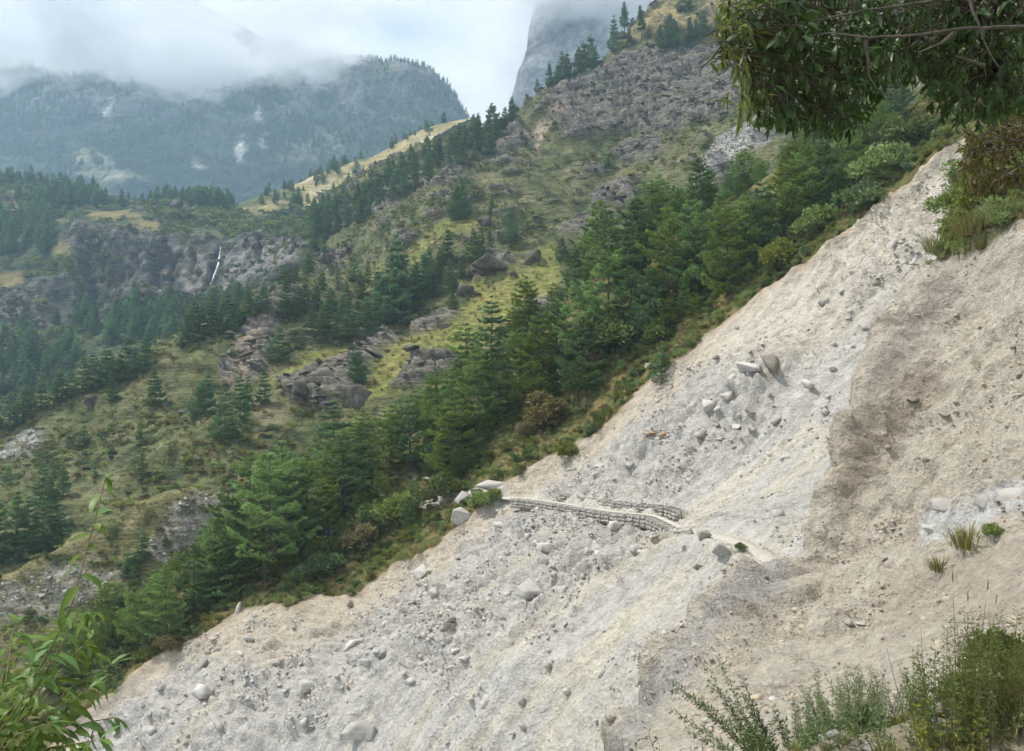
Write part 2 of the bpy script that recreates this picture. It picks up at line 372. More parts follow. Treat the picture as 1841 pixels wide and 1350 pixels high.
ribd = seg_dist(px + 14 * fbm(p3, 0.3, 3, seed=36), py + 14 * fbm(p3, 0.3, 3, seed=37), RIB)
gul = seg_dist(px + 16 * fbm(p3, 0.25, 3, seed=38), py + 16 * fbm(p3, 0.25, 3, seed=39), [(1720, 480), (1665, 590), (1610, 720), (1575, 840), (1520, 960), (1440, 1040), (1400, 1100)])
gul2 = seg_dist(px + 20 * fbm(p3, 0.25, 3, seed=38), py + 20 * fbm(p3, 0.25, 3, seed=39), [(1841, 640), (1760, 740), (1680, 860), (1600, 960)])
gul3 = seg_dist(px + 20 * fbm(p3, 0.3, 3, seed=38), py + 20 * fbm(p3, 0.3, 3, seed=39), [(1640, 1010), (1590, 1110), (1480, 1200), (1330, 1300)])
relief = 0.8 * np.exp(-(ribd / 26) ** 2) - 1.5 * np.exp(-(gul / 50) ** 2) - 0.8 * np.exp(-(gul2 / 30) ** 2) - 0.7 * np.exp(-(gul3 / 26) ** 2) * near_f
relief += 0.9 * near_f * fbm(st, 0.2, 3, 0.5, seed=29, ridged=True)
sc_ = fbm(p3 * np.array([1, 1, 0.7]), 0.16, 4, 0.55, seed=33); sc2 = fbm(p3, 0.42, 4, 0.55, seed=34)
relief += near_f * (0.42 * smooth(-0.02, 0.035, sc_) + 0.24 * smooth(-0.02, 0.03, sc2) + 0.2 * smooth(-0.02, 0.03, sc2 - 0.22)) - 0.75 * near_f
B.pos = p3 + relief[:, None] * B.n + ((g1 * 0.50 + g2 * 0.16 + l1 * (0.34 + 0.8 * brk) + l2 * (0.15 + 0.35 * brk)) * (0.3 + 0.7 * near_f))[:, None] * B.n
BTD = bench(B.pos, bt_f, 0.45, 1.3)
px, py, d = B.proj()
tan_ = np.array([0.475, 0.418, 0.34]); C = np.tile(tan_, (len(px), 1))
n1 = fbm(p3, 0.12, 4, seed=24); n2 = fbm(st, 0.7, 4, 0.6, seed=25); n3 = fbm(p3, 1.2, 4, 0.6, seed=26)
C = mixc(C, [0.36, 0.34, 0.32], 0.8 * polymask(px, py, [(1330, 1010), (1410, 1000), (1420, 1060), (1330, 1090), (1200, 1250), (1130, 1360), (1080, 1360), (1170, 1200)], 18, 25, p3, 0.25))  # shade of the gully side put into the colour as grey
C = mixc(C, [0.40, 0.36, 0.31], 0.65 * polymask(px, py, [(1690, 480), (1841, 440), (1780, 520), (1640, 640), (1560, 720), (1560, 640), (1620, 560)], 25, 40, p3, 0.15))  # shading just under the rim painted as darker grey-brown
C = mixc(C, [0.34, 0.285, 0.22], 0.7 * polymask(px, py, [(1510, 760), (1600, 700), (1680, 640), (1720, 690), (1640, 760), (1560, 870), (1520, 900), (1490, 880)], 14, 30, p3, 0.3))
C = mixc(C, [0.37, 0.305, 0.24], 0.6 * polymask(px, py, [(1580, 1060), (1700, 1000), (1841, 960), (1841, 1120), (1700, 1130), (1600, 1160)], 25, 40, p3, 0.3))
C = mixc(C, [0.55, 0.54, 0.53], 0.85 * polymask(px, py, [(1645, 968), (1660, 935), (1720, 905), (1841, 860), (1860, 905), (1760, 940), (1680, 972)], 8, 26, p3, 0.5))
C = mixc(C, [0.27, 0.27, 0.28], 0.8 * smooth(0.05, 0.35, fbm(p3, 0.9, 4, seed=27)) * polymask(px, py, [(1650, 960), (1660, 905), (1740, 870), (1860, 830), (1860, 900), (1740, 930)], 10))
C = mixc(C, [0.42, 0.366, 0.295], 0.55 * smooth(0.1, 0.5, n2)); C = mixc(C, [0.485, 0.43, 0.35], 0.5 * smooth(0.1, 0.5, -n2)); C *= (1 + 0.14 * n3)[:, None]
vb = np.clip(polymask(px, py, [(1655, 470), (1690, 420), (1740, 360), (1700, 330), (1760, 180), (1900, 0), (2100, 0), (2100, 420), (1841, 400), (1760, 450)], 6, 25, p3, 0.3), 0, 1)
C = mixc(C, [0.12, 0.125, 0.045], vb * 0.9)
B.vb = vb; C = mixc(C, [0.47, 0.405, 0.33], 0.7 * (1 - smooth(0.3, 0.7, BTD)))
M_near = terrain_mat('near_slope_earth', ((1.6, 0.16), (1.1, 0.14), (6.0, 0.24)), 1.0, 0.55, stretch=((0, 0, math.radians(-15)), (0.65, 1.6, 1.1)))
B.finish('near_slope', M_near, C)
print('B', time.time() - T0, B.shape)

# ---- bank the photographer stands on
def bank_z(x, y):
    e = (y - 3.2) * 0.86 - (x - 0.6) * 0.50
    z = -1.68 - 0.95 * np.maximum(0, e) + 0.30 * np.maximum(0, x - 5.0)
    return z + 0.10 * fbm(np.column_stack([x, y, 0 * x]), 0.9, 4, seed=31)
M_bank = terrain_mat('bank_soil', ((7.0, 0.25), (30.0, 0.25)), 0.8, 0.05)
bank, bank_v, _ = grid_obj('foreground_bank', -9, 9, -8, 11, 150, 150, bank_z, M_bank,
    lambda v: mixc(np.tile([0.27, 0.225, 0.165], (len(v), 1)), [0.10, 0.105, 0.04], 0.8 * smooth(-0.1, 0.3, fbm(v, 0.8, 3, seed=32))))

# ---- S: the small spur with broken rock just across the gully
S_ctrl = [(0, 1150, 142), (150, 1080, 149), (300, 1000, 159), (380, 960, 166), (0, 1300, 130), (200, 1200, 138), (420, 1040, 165), (-120, 1120, 140), (400, 910, 176), (480, 900, 182), (200, 1000, 158), (60, 1070, 149), (-120, 1300, 128)]
S_crest = [(-140, 1090, 144), (0, 1035, 150), (60, 1003, 153), (140, 955, 158), (230, 908, 164), (300, 886, 169), (350, 876, 173), (400, 870, 179), (440, 862, 184)]
S = Layer(S_ctrl, (-0.5, -0.6, 0.6), 0.5, 14.0, S_crest, (0.3, 0.9, -0.55), (6, 24), fit=(-0.2, -0.2, 0.96))
px, py, d = S.proj(); p3 = S.pos
rk = np.clip(polymask(px, py, [(260, 990), (330, 900), (390, 880), (420, 900), (380, 960), (300, 1010)], 12, 25, p3, 0.15) + polymask(px, py, [(0, 1060), (90, 1020), (160, 1010), (220, 1030), (120, 1100), (0, 1130)], 14, 25, p3, 0.15), 0, 1)
l1 = fbm(p3, 0.22, 5, 0.55, seed=41); l2 = fbm(p3, 0.5, 4, 0.55, seed=42, ridged=True)
rk = rk * 0.75
S.pos = p3 + (l1 * (0.5 + 1.5 * rk) + l2 * (0.15 + 0.7 * rk))[:, None] * S.n
px, py, d = S.proj(); v1 = fbm(p3, 0.2, 4, seed=43)
C = np.tile([0.19, 0.178, 0.075], (len(px), 1)); C = mixc(C, [0.29, 0.25, 0.125], smooth(-0.1, 0.35, v1)); C = mixc(C, [0.06, 0.075, 0.03], smooth(0.1, 0.4, -v1))
C = mixc(C, [0.36, 0.33, 0.29], rk * smooth(-0.4, 0.1, fbm(p3, 0.5, 4, seed=44))); C = mixc(C, [0.50, 0.47, 0.43], 0.8 * rk * smooth(0.1, 0.4, fbm(p3, 0.35, 4, seed=45)))
S.rk = rk; S.finish('lower_spur', M_hill, C)
print('S', time.time() - T0, S.shape)

# ---- C: the big hillside behind
C_ctrl = [(0, 800, 240), (0, 900, 208), (200, 930, 190), (-120, 900, 210), (300, 800, 207), (200, 780, 232), (400, 700, 242), (500, 640, 256), (430, 820, 197), (550, 760, 215), (100, 960, 180), (-120, 1000, 185), (300, 930, 183), (600, 850, 200), (800, 750, 205), (1000, 640, 215),
          (700, 680, 230), (800, 610, 248), (900, 520, 276), (640, 600, 270), (700, 560, 284), (1000, 450, 300), (850, 400, 337), (760, 460, 312), (930, 430, 315), (640, 520, 330), (740, 380, 370), (830, 300, 410), (650, 400, 430), (900, 340, 365), (1000, 330, 365),
          (1000, 250, 400), (1100, 300, 378), (960, 250, 412), (1100, 400, 320), (1250, 280, 342), (1180, 200, 385), (1050, 180, 412), (1150, 110, 412), (1350, 200, 345), (1300, 100, 395), (1450, 120, 345), (1550, 260, 290), (1700, 120, 305), (1841, 50, 310), (1400, 420, 250), (1200, 520, 240), (1600, 420, 220),
          (640, 470, 385), (600, 440, 430), (580, 410, 465), (1650, 220, 270)]
C_crest = [(-200, 850, 250, .8), (-100, 812, 256, .8), (0, 768, 263, .8), (100, 715, 271, .8), (200, 688, 277, .8), (300, 643, 286, .8), (400, 600, 296, .8), (450, 567, 302, .8), (500, 546, 308, .8), (555, 530, 318, .8),
           (520, 405, 560), (560, 388, 565), (650, 358, 540), (720, 312, 520), (820, 258, 480), (930, 218, 445), (965, 170, 436), (1010, 143, 432), (1075, 118, 432), (1100, 95, 440), (1180, 30, 450), (1260, -40, 460), (1400, -160, 460), (1600, -260, 430), (1850, -300, 400)]
HC = Layer(C_ctrl, (-0.42, -0.58, 0.70), 0.92, 50.0, C_crest, (0.25, 0.95, -0.45), (12, 44), fit=(-0.2, -0.2, 0.96))
px, py, d = HC.proj(); p3 = HC.pos
HC.keep &= ~((px < 575) & (d > 392) & (py < 530))
ROCK = [[(955, 200), (1000, 160), (1090, 112), (1180, 95), (1290, 78), (1345, 140), (1320, 205), (1190, 240), (1080, 245), (1015, 240), (1005, 205)],
        [(775, 300), (800, 275), (860, 252), (930, 215), (955, 250), (920, 275), (880, 290), (830, 312)],
        [(655, 385), (690, 340), (750, 320), (780, 330), (740, 355), (690, 385)],
        [(1000, 420), (1030, 395), (1090, 375), (1115, 395), (1080, 430), (1040, 430)],
        [(1060, 345), (1120, 330), (1170, 340), (1150, 370), (1080, 380)], [(1100, 270), (1180, 250), (1200, 275), (1130, 295)],
        [(420, 600), (470, 560), (505, 570), (500, 620), (470, 690), (440, 690), (430, 650)], [(400, 660), (430, 640), (430, 690), (405, 690)],
        [(500, 690), (560, 660), (620, 640), (700, 590), (720, 600), (640, 690), (600, 740), (540, 730)],
        [(540, 470), (600, 455), (640, 460), (620, 480), (560, 500)], [(845, 490), (880, 465), (925, 470), (905, 490), (860, 500)], [(700, 700), (760, 640), (830, 640), (830, 670), (760, 690)],
        [(740, 585), (790, 560), (830, 570), (800, 590), (750, 600)], [(940, 560), (1000, 530), (1005, 580), (950, 600)]]
rk = np.zeros(len(px))
for P_ in ROCK: rk = np.maximum(rk, polymask(px, py, P_, 7, 18, p3, 0.05))
white = np.maximum(polymask(px, py, [(1250, 330), (1260, 290), (1320, 235), (1400, 185), (1430, 215), (1345, 270), (1290, 320)], 6, 14, p3, 0.06), 0.8 * polymask(px, py, [(-5, 825), (40, 780), (75, 765), (80, 785), (45, 825)], 5, 10, p3, 0.1))
scar = np.maximum(polymask(px, py, [(950, 275), (962, 215), (1010, 185), (1035, 195), (985, 228), (962, 275)], 4, 8, p3, 0.1), polymask(px, py, [(415, 700), (425, 650), (465, 575), (490, 575), (470, 640), (440, 690)], 6, 12, p3, 0.1) * 0.8)
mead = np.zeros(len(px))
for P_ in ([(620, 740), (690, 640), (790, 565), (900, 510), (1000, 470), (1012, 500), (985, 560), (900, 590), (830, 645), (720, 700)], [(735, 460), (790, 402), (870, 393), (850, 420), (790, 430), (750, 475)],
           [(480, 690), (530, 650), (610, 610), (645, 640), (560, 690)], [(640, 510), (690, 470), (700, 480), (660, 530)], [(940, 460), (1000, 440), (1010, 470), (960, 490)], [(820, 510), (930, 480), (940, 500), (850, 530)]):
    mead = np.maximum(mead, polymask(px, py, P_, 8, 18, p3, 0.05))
sunpatch = np.maximum(polymask(px, py, [(1080, 110), (1110, 40), (1200, -20), (1340, -60), (1310, 40), (1200, 75), (1110, 100)], 10, 10, p3, 0.05), 0)  # sun patch on the ridge head, painted as pale tan grass
# ledges and strata: stretched noise stepping the slope
strat = np.column_stack([p3[:, 0] * 0.035, p3[:, 1] * 0.035, p3[:, 2] * 0.22])
s1 = fbm(strat, 1.0, 4, 0.55, seed=51); s2 = fbm(strat, 3.0, 3, 0.5, seed=52); s3 = fbm(strat * np.array([1.4, 1.4, 1]), 7.0, 3, 0.5, seed=58, ridged=True); l1 = fbm(p3, 0.05, 5, 0.55, seed=53); l2 = fbm(p3, 0.18, 4, 0.5, seed=54, ridged=True)
rk = np.clip(rk + 0.9 * smooth(0.22, 0.36, s1 + 0.4 * l1) * (1 - mead) * smooth(380, 250, np.abs(py - 300)), 0, 1)
dn = l1 * 3.2 + s1 * 2.0 * (1 - 0.7 * mead) + rk * (1.5 + s2 * 3.4 + s3 * 2.2 + l2 * 0.3) + l2 * 0.5 * (1 - mead) - scar * 1.2
HC.pos = p3 + dn[:, None] * HC.n
px, py, d = HC.proj(); nn = HC.normals()
v1 = fbm(p3, 0.06, 5, 0.6, seed=55); v2 = fbm(p3, 0.25, 4, 0.6, seed=56)
Cc = np.tile([0.14, 0.147, 0.062], (len(px), 1))
Cc = mixc(Cc, [0.25, 0.217, 0.125], smooth(0.0, 0.4, v1 + 0.4 * v2)); Cc = mixc(Cc, [0.055, 0.075, 0.032], smooth(0.02, 0.35, -v1 + 0.5 * v2 - 0.05))
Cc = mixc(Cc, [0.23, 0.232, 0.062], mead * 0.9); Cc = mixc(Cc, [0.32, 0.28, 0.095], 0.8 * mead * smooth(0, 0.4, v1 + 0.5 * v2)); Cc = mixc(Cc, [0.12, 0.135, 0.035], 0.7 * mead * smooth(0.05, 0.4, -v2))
rc = np.tile([0.135, 0.117, 0.088], (len(px), 1)); rc = mixc(rc, [0.235, 0.205, 0.16], smooth(0, 0.4, s2)); rc = mixc(rc, [0.06, 0.056, 0.052], smooth(0.1, 0.5, -s3)); rc = mixc(rc, [0.31, 0.285, 0.24], 0.55 * smooth(0.32, 0.6, s3)); rc = mixc(rc, [0.10, 0.11, 0.05], 0.6 * smooth(0.18, 0.34, fbm(p3, 0.09, 4, seed=59))); rc = mixc(rc, [0.075, 0.07, 0.072], smooth(0, 0.4, -s2)); rc = mixc(rc, [0.27, 0.245, 0.21], 0.8 * smooth(0.28, 0.5, fbm(p3, 0.3, 3, seed=57)))
Cc = Cc * (1 - rk)[:, None] + rc * rk[:, None]
Cc = mixc(Cc, [0.47, 0.45, 0.42], white * (0.55 + 0.6 * np.clip(s2 + 0.3, 0, 0.6))); Cc = mixc(Cc, [0.42, 0.33, 0.25], scar * 0.85); Cc = mixc(Cc, [0.40, 0.31, 0.15], 0.75 * sunpatch * smooth(-0.3, 0.2, v1))
HC.rk, HC.mead, HC.white = rk, mead, white
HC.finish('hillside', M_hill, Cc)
print('C', time.time() - T0, HC.shape)

# ---- R: grassy shoulder behind the pine ridge, sun patch painted as paler dry grass
R = Layer([(460, 400, 640), (600, 380, 630), (720, 340, 620), (800, 300, 620), (560, 345, 680), (680, 305, 680), (400, 420, 640)],
          (-0.35, -0.6, 0.72), 3.0, 50, [(430, 372, 690), (480, 356, 700), (560, 322, 710), (640, 292, 715), (720, 263, 720), (770, 238, 722)], (0.2, 0.95, -0.4), (25, 80), fit=(-0.1, -0.2, 0.97))
p3 = R.pos; R.pos = p3 + (4.5 * fbm(p3, 0.02, 5, seed=61) + 1.2 * fbm(p3, 0.1, 3, seed=62))[:, None] * R.n
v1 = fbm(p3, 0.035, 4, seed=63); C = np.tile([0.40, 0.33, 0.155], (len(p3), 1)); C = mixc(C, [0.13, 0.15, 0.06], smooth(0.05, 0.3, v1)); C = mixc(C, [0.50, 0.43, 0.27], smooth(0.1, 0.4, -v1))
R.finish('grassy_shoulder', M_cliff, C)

# ---- K: the waterfall cliffs and the wooded ridge on the left
K_ctrl = [(0, 760, 400), (-150, 760, 400), (0, 690, 440), (100, 690, 430), (200, 640, 440), (0, 590, 500), (120, 600, 490), (300, 570, 500), (400, 545, 500), (470, 520, 490), (560, 540, 420), (640, 520, 420),
          (60, 480, 560), (0, 520, 540), (150, 560, 530), (150, 440, 550), (240, 440, 552), (240, 550, 528), (330, 540, 520), (330, 450, 545), (390, 440, 545), (385, 530, 515), (440, 440, 540), (440, 500, 515), (520, 460, 490), (560, 430, 490), (545, 480, 450), (600, 470, 452), (660, 450, 472), (640, 420, 500),
          (120, 405, 575), (260, 392, 592), (330, 391, 598), (400, 402, 588), (460, 410, 575), (540, 412, 560), (600, 415, 540), (0, 430, 600), (-150, 420, 600), (60, 400, 625), (150, 388, 640), (-150, 560, 520), (0, 372, 660), (200, 380, 660), (400, 390, 650)]
K_crest = [(-300, 325, 700), (-150, 328, 705), (0, 335, 710), (80, 342, 715), (150, 355, 715), (230, 368, 715), (330, 375, 715), (430, 382, 710), (520, 388, 690), (620, 392, 660)]
K = Layer(K_ctrl, (-0.15, -0.78, 0.60), 1.4, 45, K_crest, (0.1, 0.97, -0.4), (20, 70), fit=(0, -0.25, 0.97))
px, py, d = K.proj(); p3 = K.pos
rk = np.clip(polymask(px, py, [(110, 420), (150, 402), (230, 405), (300, 425), (390, 430), (480, 420), (560, 440), (540, 480), (470, 520), (390, 545), (310, 540), (210, 560), (160, 570), (150, 480)], 8, 20, p3, 0.03)
             + polymask(px, py, [(0, 530), (60, 500), (130, 490), (150, 560), (60, 590), (0, 580)], 8, 20, p3, 0.03) + 0.8 * polymask(px, py, [(240, 380), (340, 370), (390, 395), (300, 405)], 6, 14, p3, 0.03)
             + 0.7 * polymask(px, py, [(0, 640), (70, 600), (110, 640), (60, 700), (0, 700)], 8, 14, p3, 0.03), 0, 1)
col = np.column_stack([p3[:, 0] * 0.075, p3[:, 1] * 0.03, p3[:, 2] * 0.012]); c1 = fbm(col, 1.0, 4, 0.55, seed=71, ridged=True); l1 = fbm(p3, 0.03, 5, 0.55, seed=72); l2 = fbm(p3, 0.12, 4, 0.55, seed=73)
cleft = np.zeros(len(px))
for P_ in ([(143, 430), (158, 430), (175, 520), (178, 580), (160, 580), (158, 510)], [(268, 455), (300, 440), (318, 480), (312, 520), (280, 530)], [(345, 450), (352, 450), (352, 500), (344, 500)], [(385, 455), (398, 440), (392, 500), (372, 535), (366, 530)]):
    cleft = np.maximum(cleft, polymask(px, py, P_, 4, 6, p3, 0.08))
K.pos = p3 + (l1 * 5 + rk * (c1 * 5.0 + l2 * 3.0 + 2.6 * fbm(p3 * np.array([1, 1, 0.6]), 0.13, 4, 0.6, seed=75, ridged=True)) + l2 * 1.0 - cleft * 7.0)[:, None] * K.n
px, py, d = K.proj(); v1 = fbm(p3, 0.03, 5, 0.6, seed=74)
C = np.tile([0.07, 0.09, 0.04], (len(px), 1)); C = mixc(C, [0.20, 0.18, 0.085], smooth(0.05, 0.4, v1)); C = mixc(C, [0.035, 0.055, 0.028], smooth(0.0, 0.3, -v1))
gt = np.zeros(len(px))
for P_ in ([(210, 402), (260, 396), (300, 405), (280, 415), (220, 412)], [(90, 440), (150, 420), (160, 440), (100, 460)], [(0, 490), (40, 490), (45, 515), (0, 520)], [(350, 430), (400, 422), (400, 436), (360, 444)], [(20, 350), (60, 380), (40, 440), (0, 440), (0, 360)], [(150, 380), (260, 376), (260, 390), (170, 395)]):
    gt = np.maximum(gt, polymask(px, py, P_, 5, 10, p3, 0.05))
C = mixc(C, [0.26, 0.215, 0.085], gt * 0.85)
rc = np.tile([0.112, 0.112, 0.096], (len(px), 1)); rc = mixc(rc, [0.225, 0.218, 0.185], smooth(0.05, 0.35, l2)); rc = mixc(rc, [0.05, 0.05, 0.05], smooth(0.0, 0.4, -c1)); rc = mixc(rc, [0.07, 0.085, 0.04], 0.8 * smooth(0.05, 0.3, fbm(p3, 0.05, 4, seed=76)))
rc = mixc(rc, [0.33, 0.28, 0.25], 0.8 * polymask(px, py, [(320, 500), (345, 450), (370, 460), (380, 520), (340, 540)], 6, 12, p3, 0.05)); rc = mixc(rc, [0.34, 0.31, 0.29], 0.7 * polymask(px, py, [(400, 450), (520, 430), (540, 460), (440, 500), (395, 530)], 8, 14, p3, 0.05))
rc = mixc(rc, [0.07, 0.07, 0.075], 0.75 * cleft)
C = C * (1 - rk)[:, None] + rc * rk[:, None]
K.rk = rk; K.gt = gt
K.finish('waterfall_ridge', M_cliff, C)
print('K', time.time() - T0, K.shape)

# ---- D, E: far mountains, their tops lost in cloud
D = Layer([(-400, 360, 1620), (0, 360, 1600), (200, 365, 1600), (450, 375, 1580), (650, 350, 1660), (820, 320, 1780), (1000, 330, 1750), (-400, 200, 2300), (0, 210, 2250), (300, 215, 2180), (480, 250, 1980), (560, 200, 2180), (650, 235, 2080), (760, 238, 2180), (300, 300, 1800), (600, 300, 1800), (150, 120, 2620), (450, 130, 2560), (850, 290, 2000), (-700, 200, 2300), (-700, 360, 1650)],
          (0.0, -0.78, 0.62), 9.0, 520, [(-800, -40, 2900), (-400, -60, 2950), (0, -50, 3000), (300, -30, 2950), (560, 95, 2800), (690, 138, 2650), (745, 147, 2560), (784, 149, 2520), (808, 175, 2470), (818, 200, 2440), (840, 262, 2400), (900, 330, 2300)], (0.45, 0.85, -0.4), (80, 300), fit=(0, -0.25, 0.97))
px, py, d = D.proj(); p3 = D.pos
col = np.column_stack([p3[:, 0] * 0.006, p3[:, 1] * 0.003, p3[:, 2] * 0.0015])
l1 = fbm(p3, 0.0035, 6, 0.55, seed=81); c1 = fbm(col, 1.0, 5, 0.55, seed=82, ridged=True); crest_damp = smooth(90, 170, py) * 0.7 + 0.3
D.pos = p3 + ((l1 * 70 + c1 * 55) * crest_damp)[:, None] * D.n
px, py, d = D.proj(); v1 = fbm(p3, 0.006, 5, 0.6, seed=83); v2 = fbm(p3, 0.025, 4, 0.6, seed=84)
C = np.tile([0.06, 0.085, 0.06], (len(px), 1)); C = mixc(C, [0.09, 0.10, 0.06], smooth(0.0, 0.4, v1))
C = mixc(C, [0.16, 0.155, 0.15], 0.8 * smooth(0.10, 0.30, c1 - 0.25 + 0.6 * v2) * smooth(260, 180, py))
C = mixc(C, [0.42, 0.40, 0.26], 0.9 * polymask(px, py, [(110, 275), (150, 268), (200, 290), (260, 320), (200, 325), (130, 310)], 8, 20, p3, 0.01) * smooth(-0.3, 0.1, v2))
C = mixc(C, [0.26, 0.24, 0.17], 0.7 * polymask(px, py, [(500, 260), (560, 235), (630, 235), (610, 280), (540, 300), (500, 290)], 14, 20, p3, 0.01) * smooth(-0.3, 0.2, v2))
for P_ in ([(428, 250), (440, 236), (443, 270), (430, 295), (424, 280)], [(468, 245), (478, 238), (476, 270), (466, 262)], [(182, 205), (200, 175), (205, 180), (195, 215)], [(345, 280), (370, 300), (350, 305)], [(455, 200), (470, 195), (465, 220)]):
    C = mixc(C, [0.62, 0.60, 0.56], 0.9 * polymask(px, py, P_, 3, 8, p3, 0.02) * smooth(-0.35, 0.0, v2))
D.finish('far_mountain', M_far, C)
E = Layer([(935, 230, 1800), (1000, 230, 1750), (1000, 150, 1850), (1000, 80, 1920), (1090, 80, 1860), (1100, 0, 1960), (1200, 50, 1800), (1200, -100, 1980), (1350, 100, 1750), (1350, -100, 1950), (1200, 250, 1650), (1050, 330, 1650), (940, 190, 1830)],
          (-0.70, -0.65, 0.30), 9.0, 260, [(905, 260, 1850), (922, 175, 1880), (934, 130, 1900), (946, 92, 1930), (962, 35, 1970), (985, -60, 2040), (1060, -190, 2100), (1250, -260, 2150), (1400, -260, 2150)], (0.10, 0.99, -0.1), (60, 220))
p3 = E.pos; col = np.column_stack([p3[:, 0] * 0.012, p3[:, 1] * 0.01, p3[:, 2] * 0.002]); l1 = fbm(p3, 0.01, 5, seed=85); c1 = fbm(col, 1.0, 4, seed=86, ridged=True)
px, py, d = E.proj(); ed = smooth(930, 985, px)
E.pos = p3 + ((l1 * 30 + c1 * 30) * (0.25 + 0.75 * ed))[:, None] * E.n
C = np.tile([0.27, 0.26, 0.25], (len(p3), 1)); C = mixc(C, [0.17, 0.17, 0.165], smooth(-0.1, 0.4, c1)); C = mixc(C, [0.34, 0.32, 0.30], smooth(0.05, 0.4, l1))
E.finish('rock_peak', M_far, C)
print('DE', time.time() - T0, D.shape, E.shape)

# ---- air
def volume_mat(name, build):
    m, t = mat_nodes(name); b = NB(t); v = build(b); b.n('ShaderNodeOutputMaterial', {'Volume': v}); return m
def box_mesh(name, x0, x1, y0, y1, z0, z1, mat):
    v = [(x, y, z) for x in (x0, x1) for y in (y0, y1) for z in (z0, z1)]
    f = [(0, 1, 3, 2), (4, 6, 7, 5), (0, 4, 5, 1), (2, 3, 7, 6), (0, 2, 6, 4), (1, 5, 7, 3)]
    return mesh_from(name, v, f, mat, flat=True)
HAZE = 0.00025
M_haze = volume_mat('haze_air', lambda b: b.n('ShaderNodeVolumePrincipled', {'Color': (0.54, 0.77, 1.0, 1), 'Density': HAZE, 'Anisotropy': 0.5}).outputs[0])
haze = link('haze', box_mesh('haze', -1450, 1450, -90, 1440, -250, 520, M_haze)); tag(haze, 'pale blue haze filling the whole valley', kind='stuff')
def cloud_nodes(b):
    pos = b.n('ShaderNodeNewGeometry').outputs['Position']
    w = b.n('ShaderNodeMapping', {0: pos}); w.inputs['Scale'].default_value = (0.0036, 0.0036, 0.0062)
    nz = b.n('ShaderNodeTexNoise', {'Vector': w.outputs[0], 'Scale': 1.0, 'Detail': 6.0, 'Roughness': 0.58, 'Distortion': 0.3})
    sep = b.n('ShaderNodeSeparateXYZ', {0: pos})
    alt = b.mr(sep.outputs[2], 740.0, 1060.0, -0.34, 0.42)
    s = b.n('ShaderNodeMath', {0: b.mr(nz.outputs[0], 0.25, 0.75, 0.0, 1.0), 1: alt}, operation='ADD').outputs[0]
    gap = b.n('ShaderNodeMath', {0: b.mr(sep.outputs[0], -560.0, -300.0, 0.0, -0.42), 1: b.mr(sep.outputs[0], -110.0, 40.0, 0.0, 0.42)}, operation='ADD').outputs[0]
    s = b.n('ShaderNodeMath', {0: s, 1: gap}, operation='ADD').outputs[0]
    den = b.n('ShaderNodeMapRange', {0: s, 1: 0.50, 2: 0.60, 3: 0.0, 4: 0.013}).outputs[0]
    return b.n('ShaderNodeVolumePrincipled', {'Color': (0.955, 0.975, 0.995, 1), 'Density': den, 'Anisotropy': 0.45}).outputs[0]
M_cloud = volume_mat('cloud_vapour', cloud_nodes)
CLOUD = link('cloud_bank', box_mesh('cloud_bank', -2600, 1500, 1460, 2750, 640, 1060, M_cloud))
tag(CLOUD, 'white cloud bank hiding the tops of the far mountains', 'cloud', kind='stuff')
# ================================================================ PLANT AND ROCK BUILDERS
def plant_mat(name, base, trans=0.35, rough=0.6, vary=0.25, hue=0.03, attr=True, spec=0.25):
    m, t = mat_nodes(name); b = NB(t)
    c = (*base, 1)
    if attr:
        vc = b.n('ShaderNodeVertexColor', layer_name='Col').outputs[0]; c = b.mix(1.0, vc, c, 'MULTIPLY')
    oi = b.n('ShaderNodeObjectInfo').outputs['Random']
    hs = b.n('ShaderNodeHueSaturation', {'Hue': b.mr(oi, 0, 1, 0.5 - hue, 0.5 + hue), 'Saturation': b.mr(oi, 0, 1, 1.1, 0.85), 'Value': b.mr(oi, 0, 1, 1 - vary, 1 + vary), 'Color': c}).outputs[0]
    pr = b.n('ShaderNodeBsdfPrincipled', {'Base Color': hs, 'Roughness': rough, 'Specular IOR Level': spec})
    tr = b.n('ShaderNodeBsdfTranslucent', {'Color': hs})
    mxs = b.n('ShaderNodeMixShader', {0: trans, 1: pr.outputs[0], 2: tr.outputs[0]})
    b.n('ShaderNodeOutputMaterial', {0: mxs.outputs[0]})
    return m
def noise_mat(name, c1, c2, scale=3.0, rough=0.9, bump=0.4, bdist=0.05, c3=None, coord='Object', spec=0.2):
    m, t = mat_nodes(name); b = NB(t)
    co = b.n('ShaderNodeTexCoord').outputs[coord]
    nz = b.n('ShaderNodeTexNoise', {'Vector': co, 'Scale': scale, 'Detail': 8.0, 'Roughness': 0.65})
    f = b.mr(nz.outputs[0], 0.33, 0.67, 0, 1); c = b.mix(f, c1, c2)
    if c3:
        n2 = b.n('ShaderNodeTexNoise', {'Vector': co, 'Scale': scale * 0.45, 'Detail': 5.0}); c = b.mix(b.mr(n2.outputs[0], 0.55, 0.66, 0, 0.85), c, c3)
    oi = b.n('ShaderNodeObjectInfo').outputs['Random']
    c = b.n('ShaderNodeHueSaturation', {'Value': b.mr(oi, 0, 1, 0.86, 1.14), 'Color': c}).outputs[0]
    bp = b.n('ShaderNodeBump', {'Strength': bump, 'Distance': bdist, 'Height': nz.outputs[0]})
    pr = b.n('ShaderNodeBsdfPrincipled', {'Base Color': c, 'Roughness': rough, 'Specular IOR Level': spec, 'Normal': bp.outputs[0]})
    b.n('ShaderNodeOutputMaterial', {0: pr.outputs[0]})
    return m
M_pine = plant_mat('pine_needles', (0.195, 0.29, 0.066), 0.35, 0.65, 0.24, 0.022)
M_pine_blue = plant_mat('blue_pine_needles', (0.135, 0.22, 0.075), 0.3, 0.65, 0.24, 0.022)
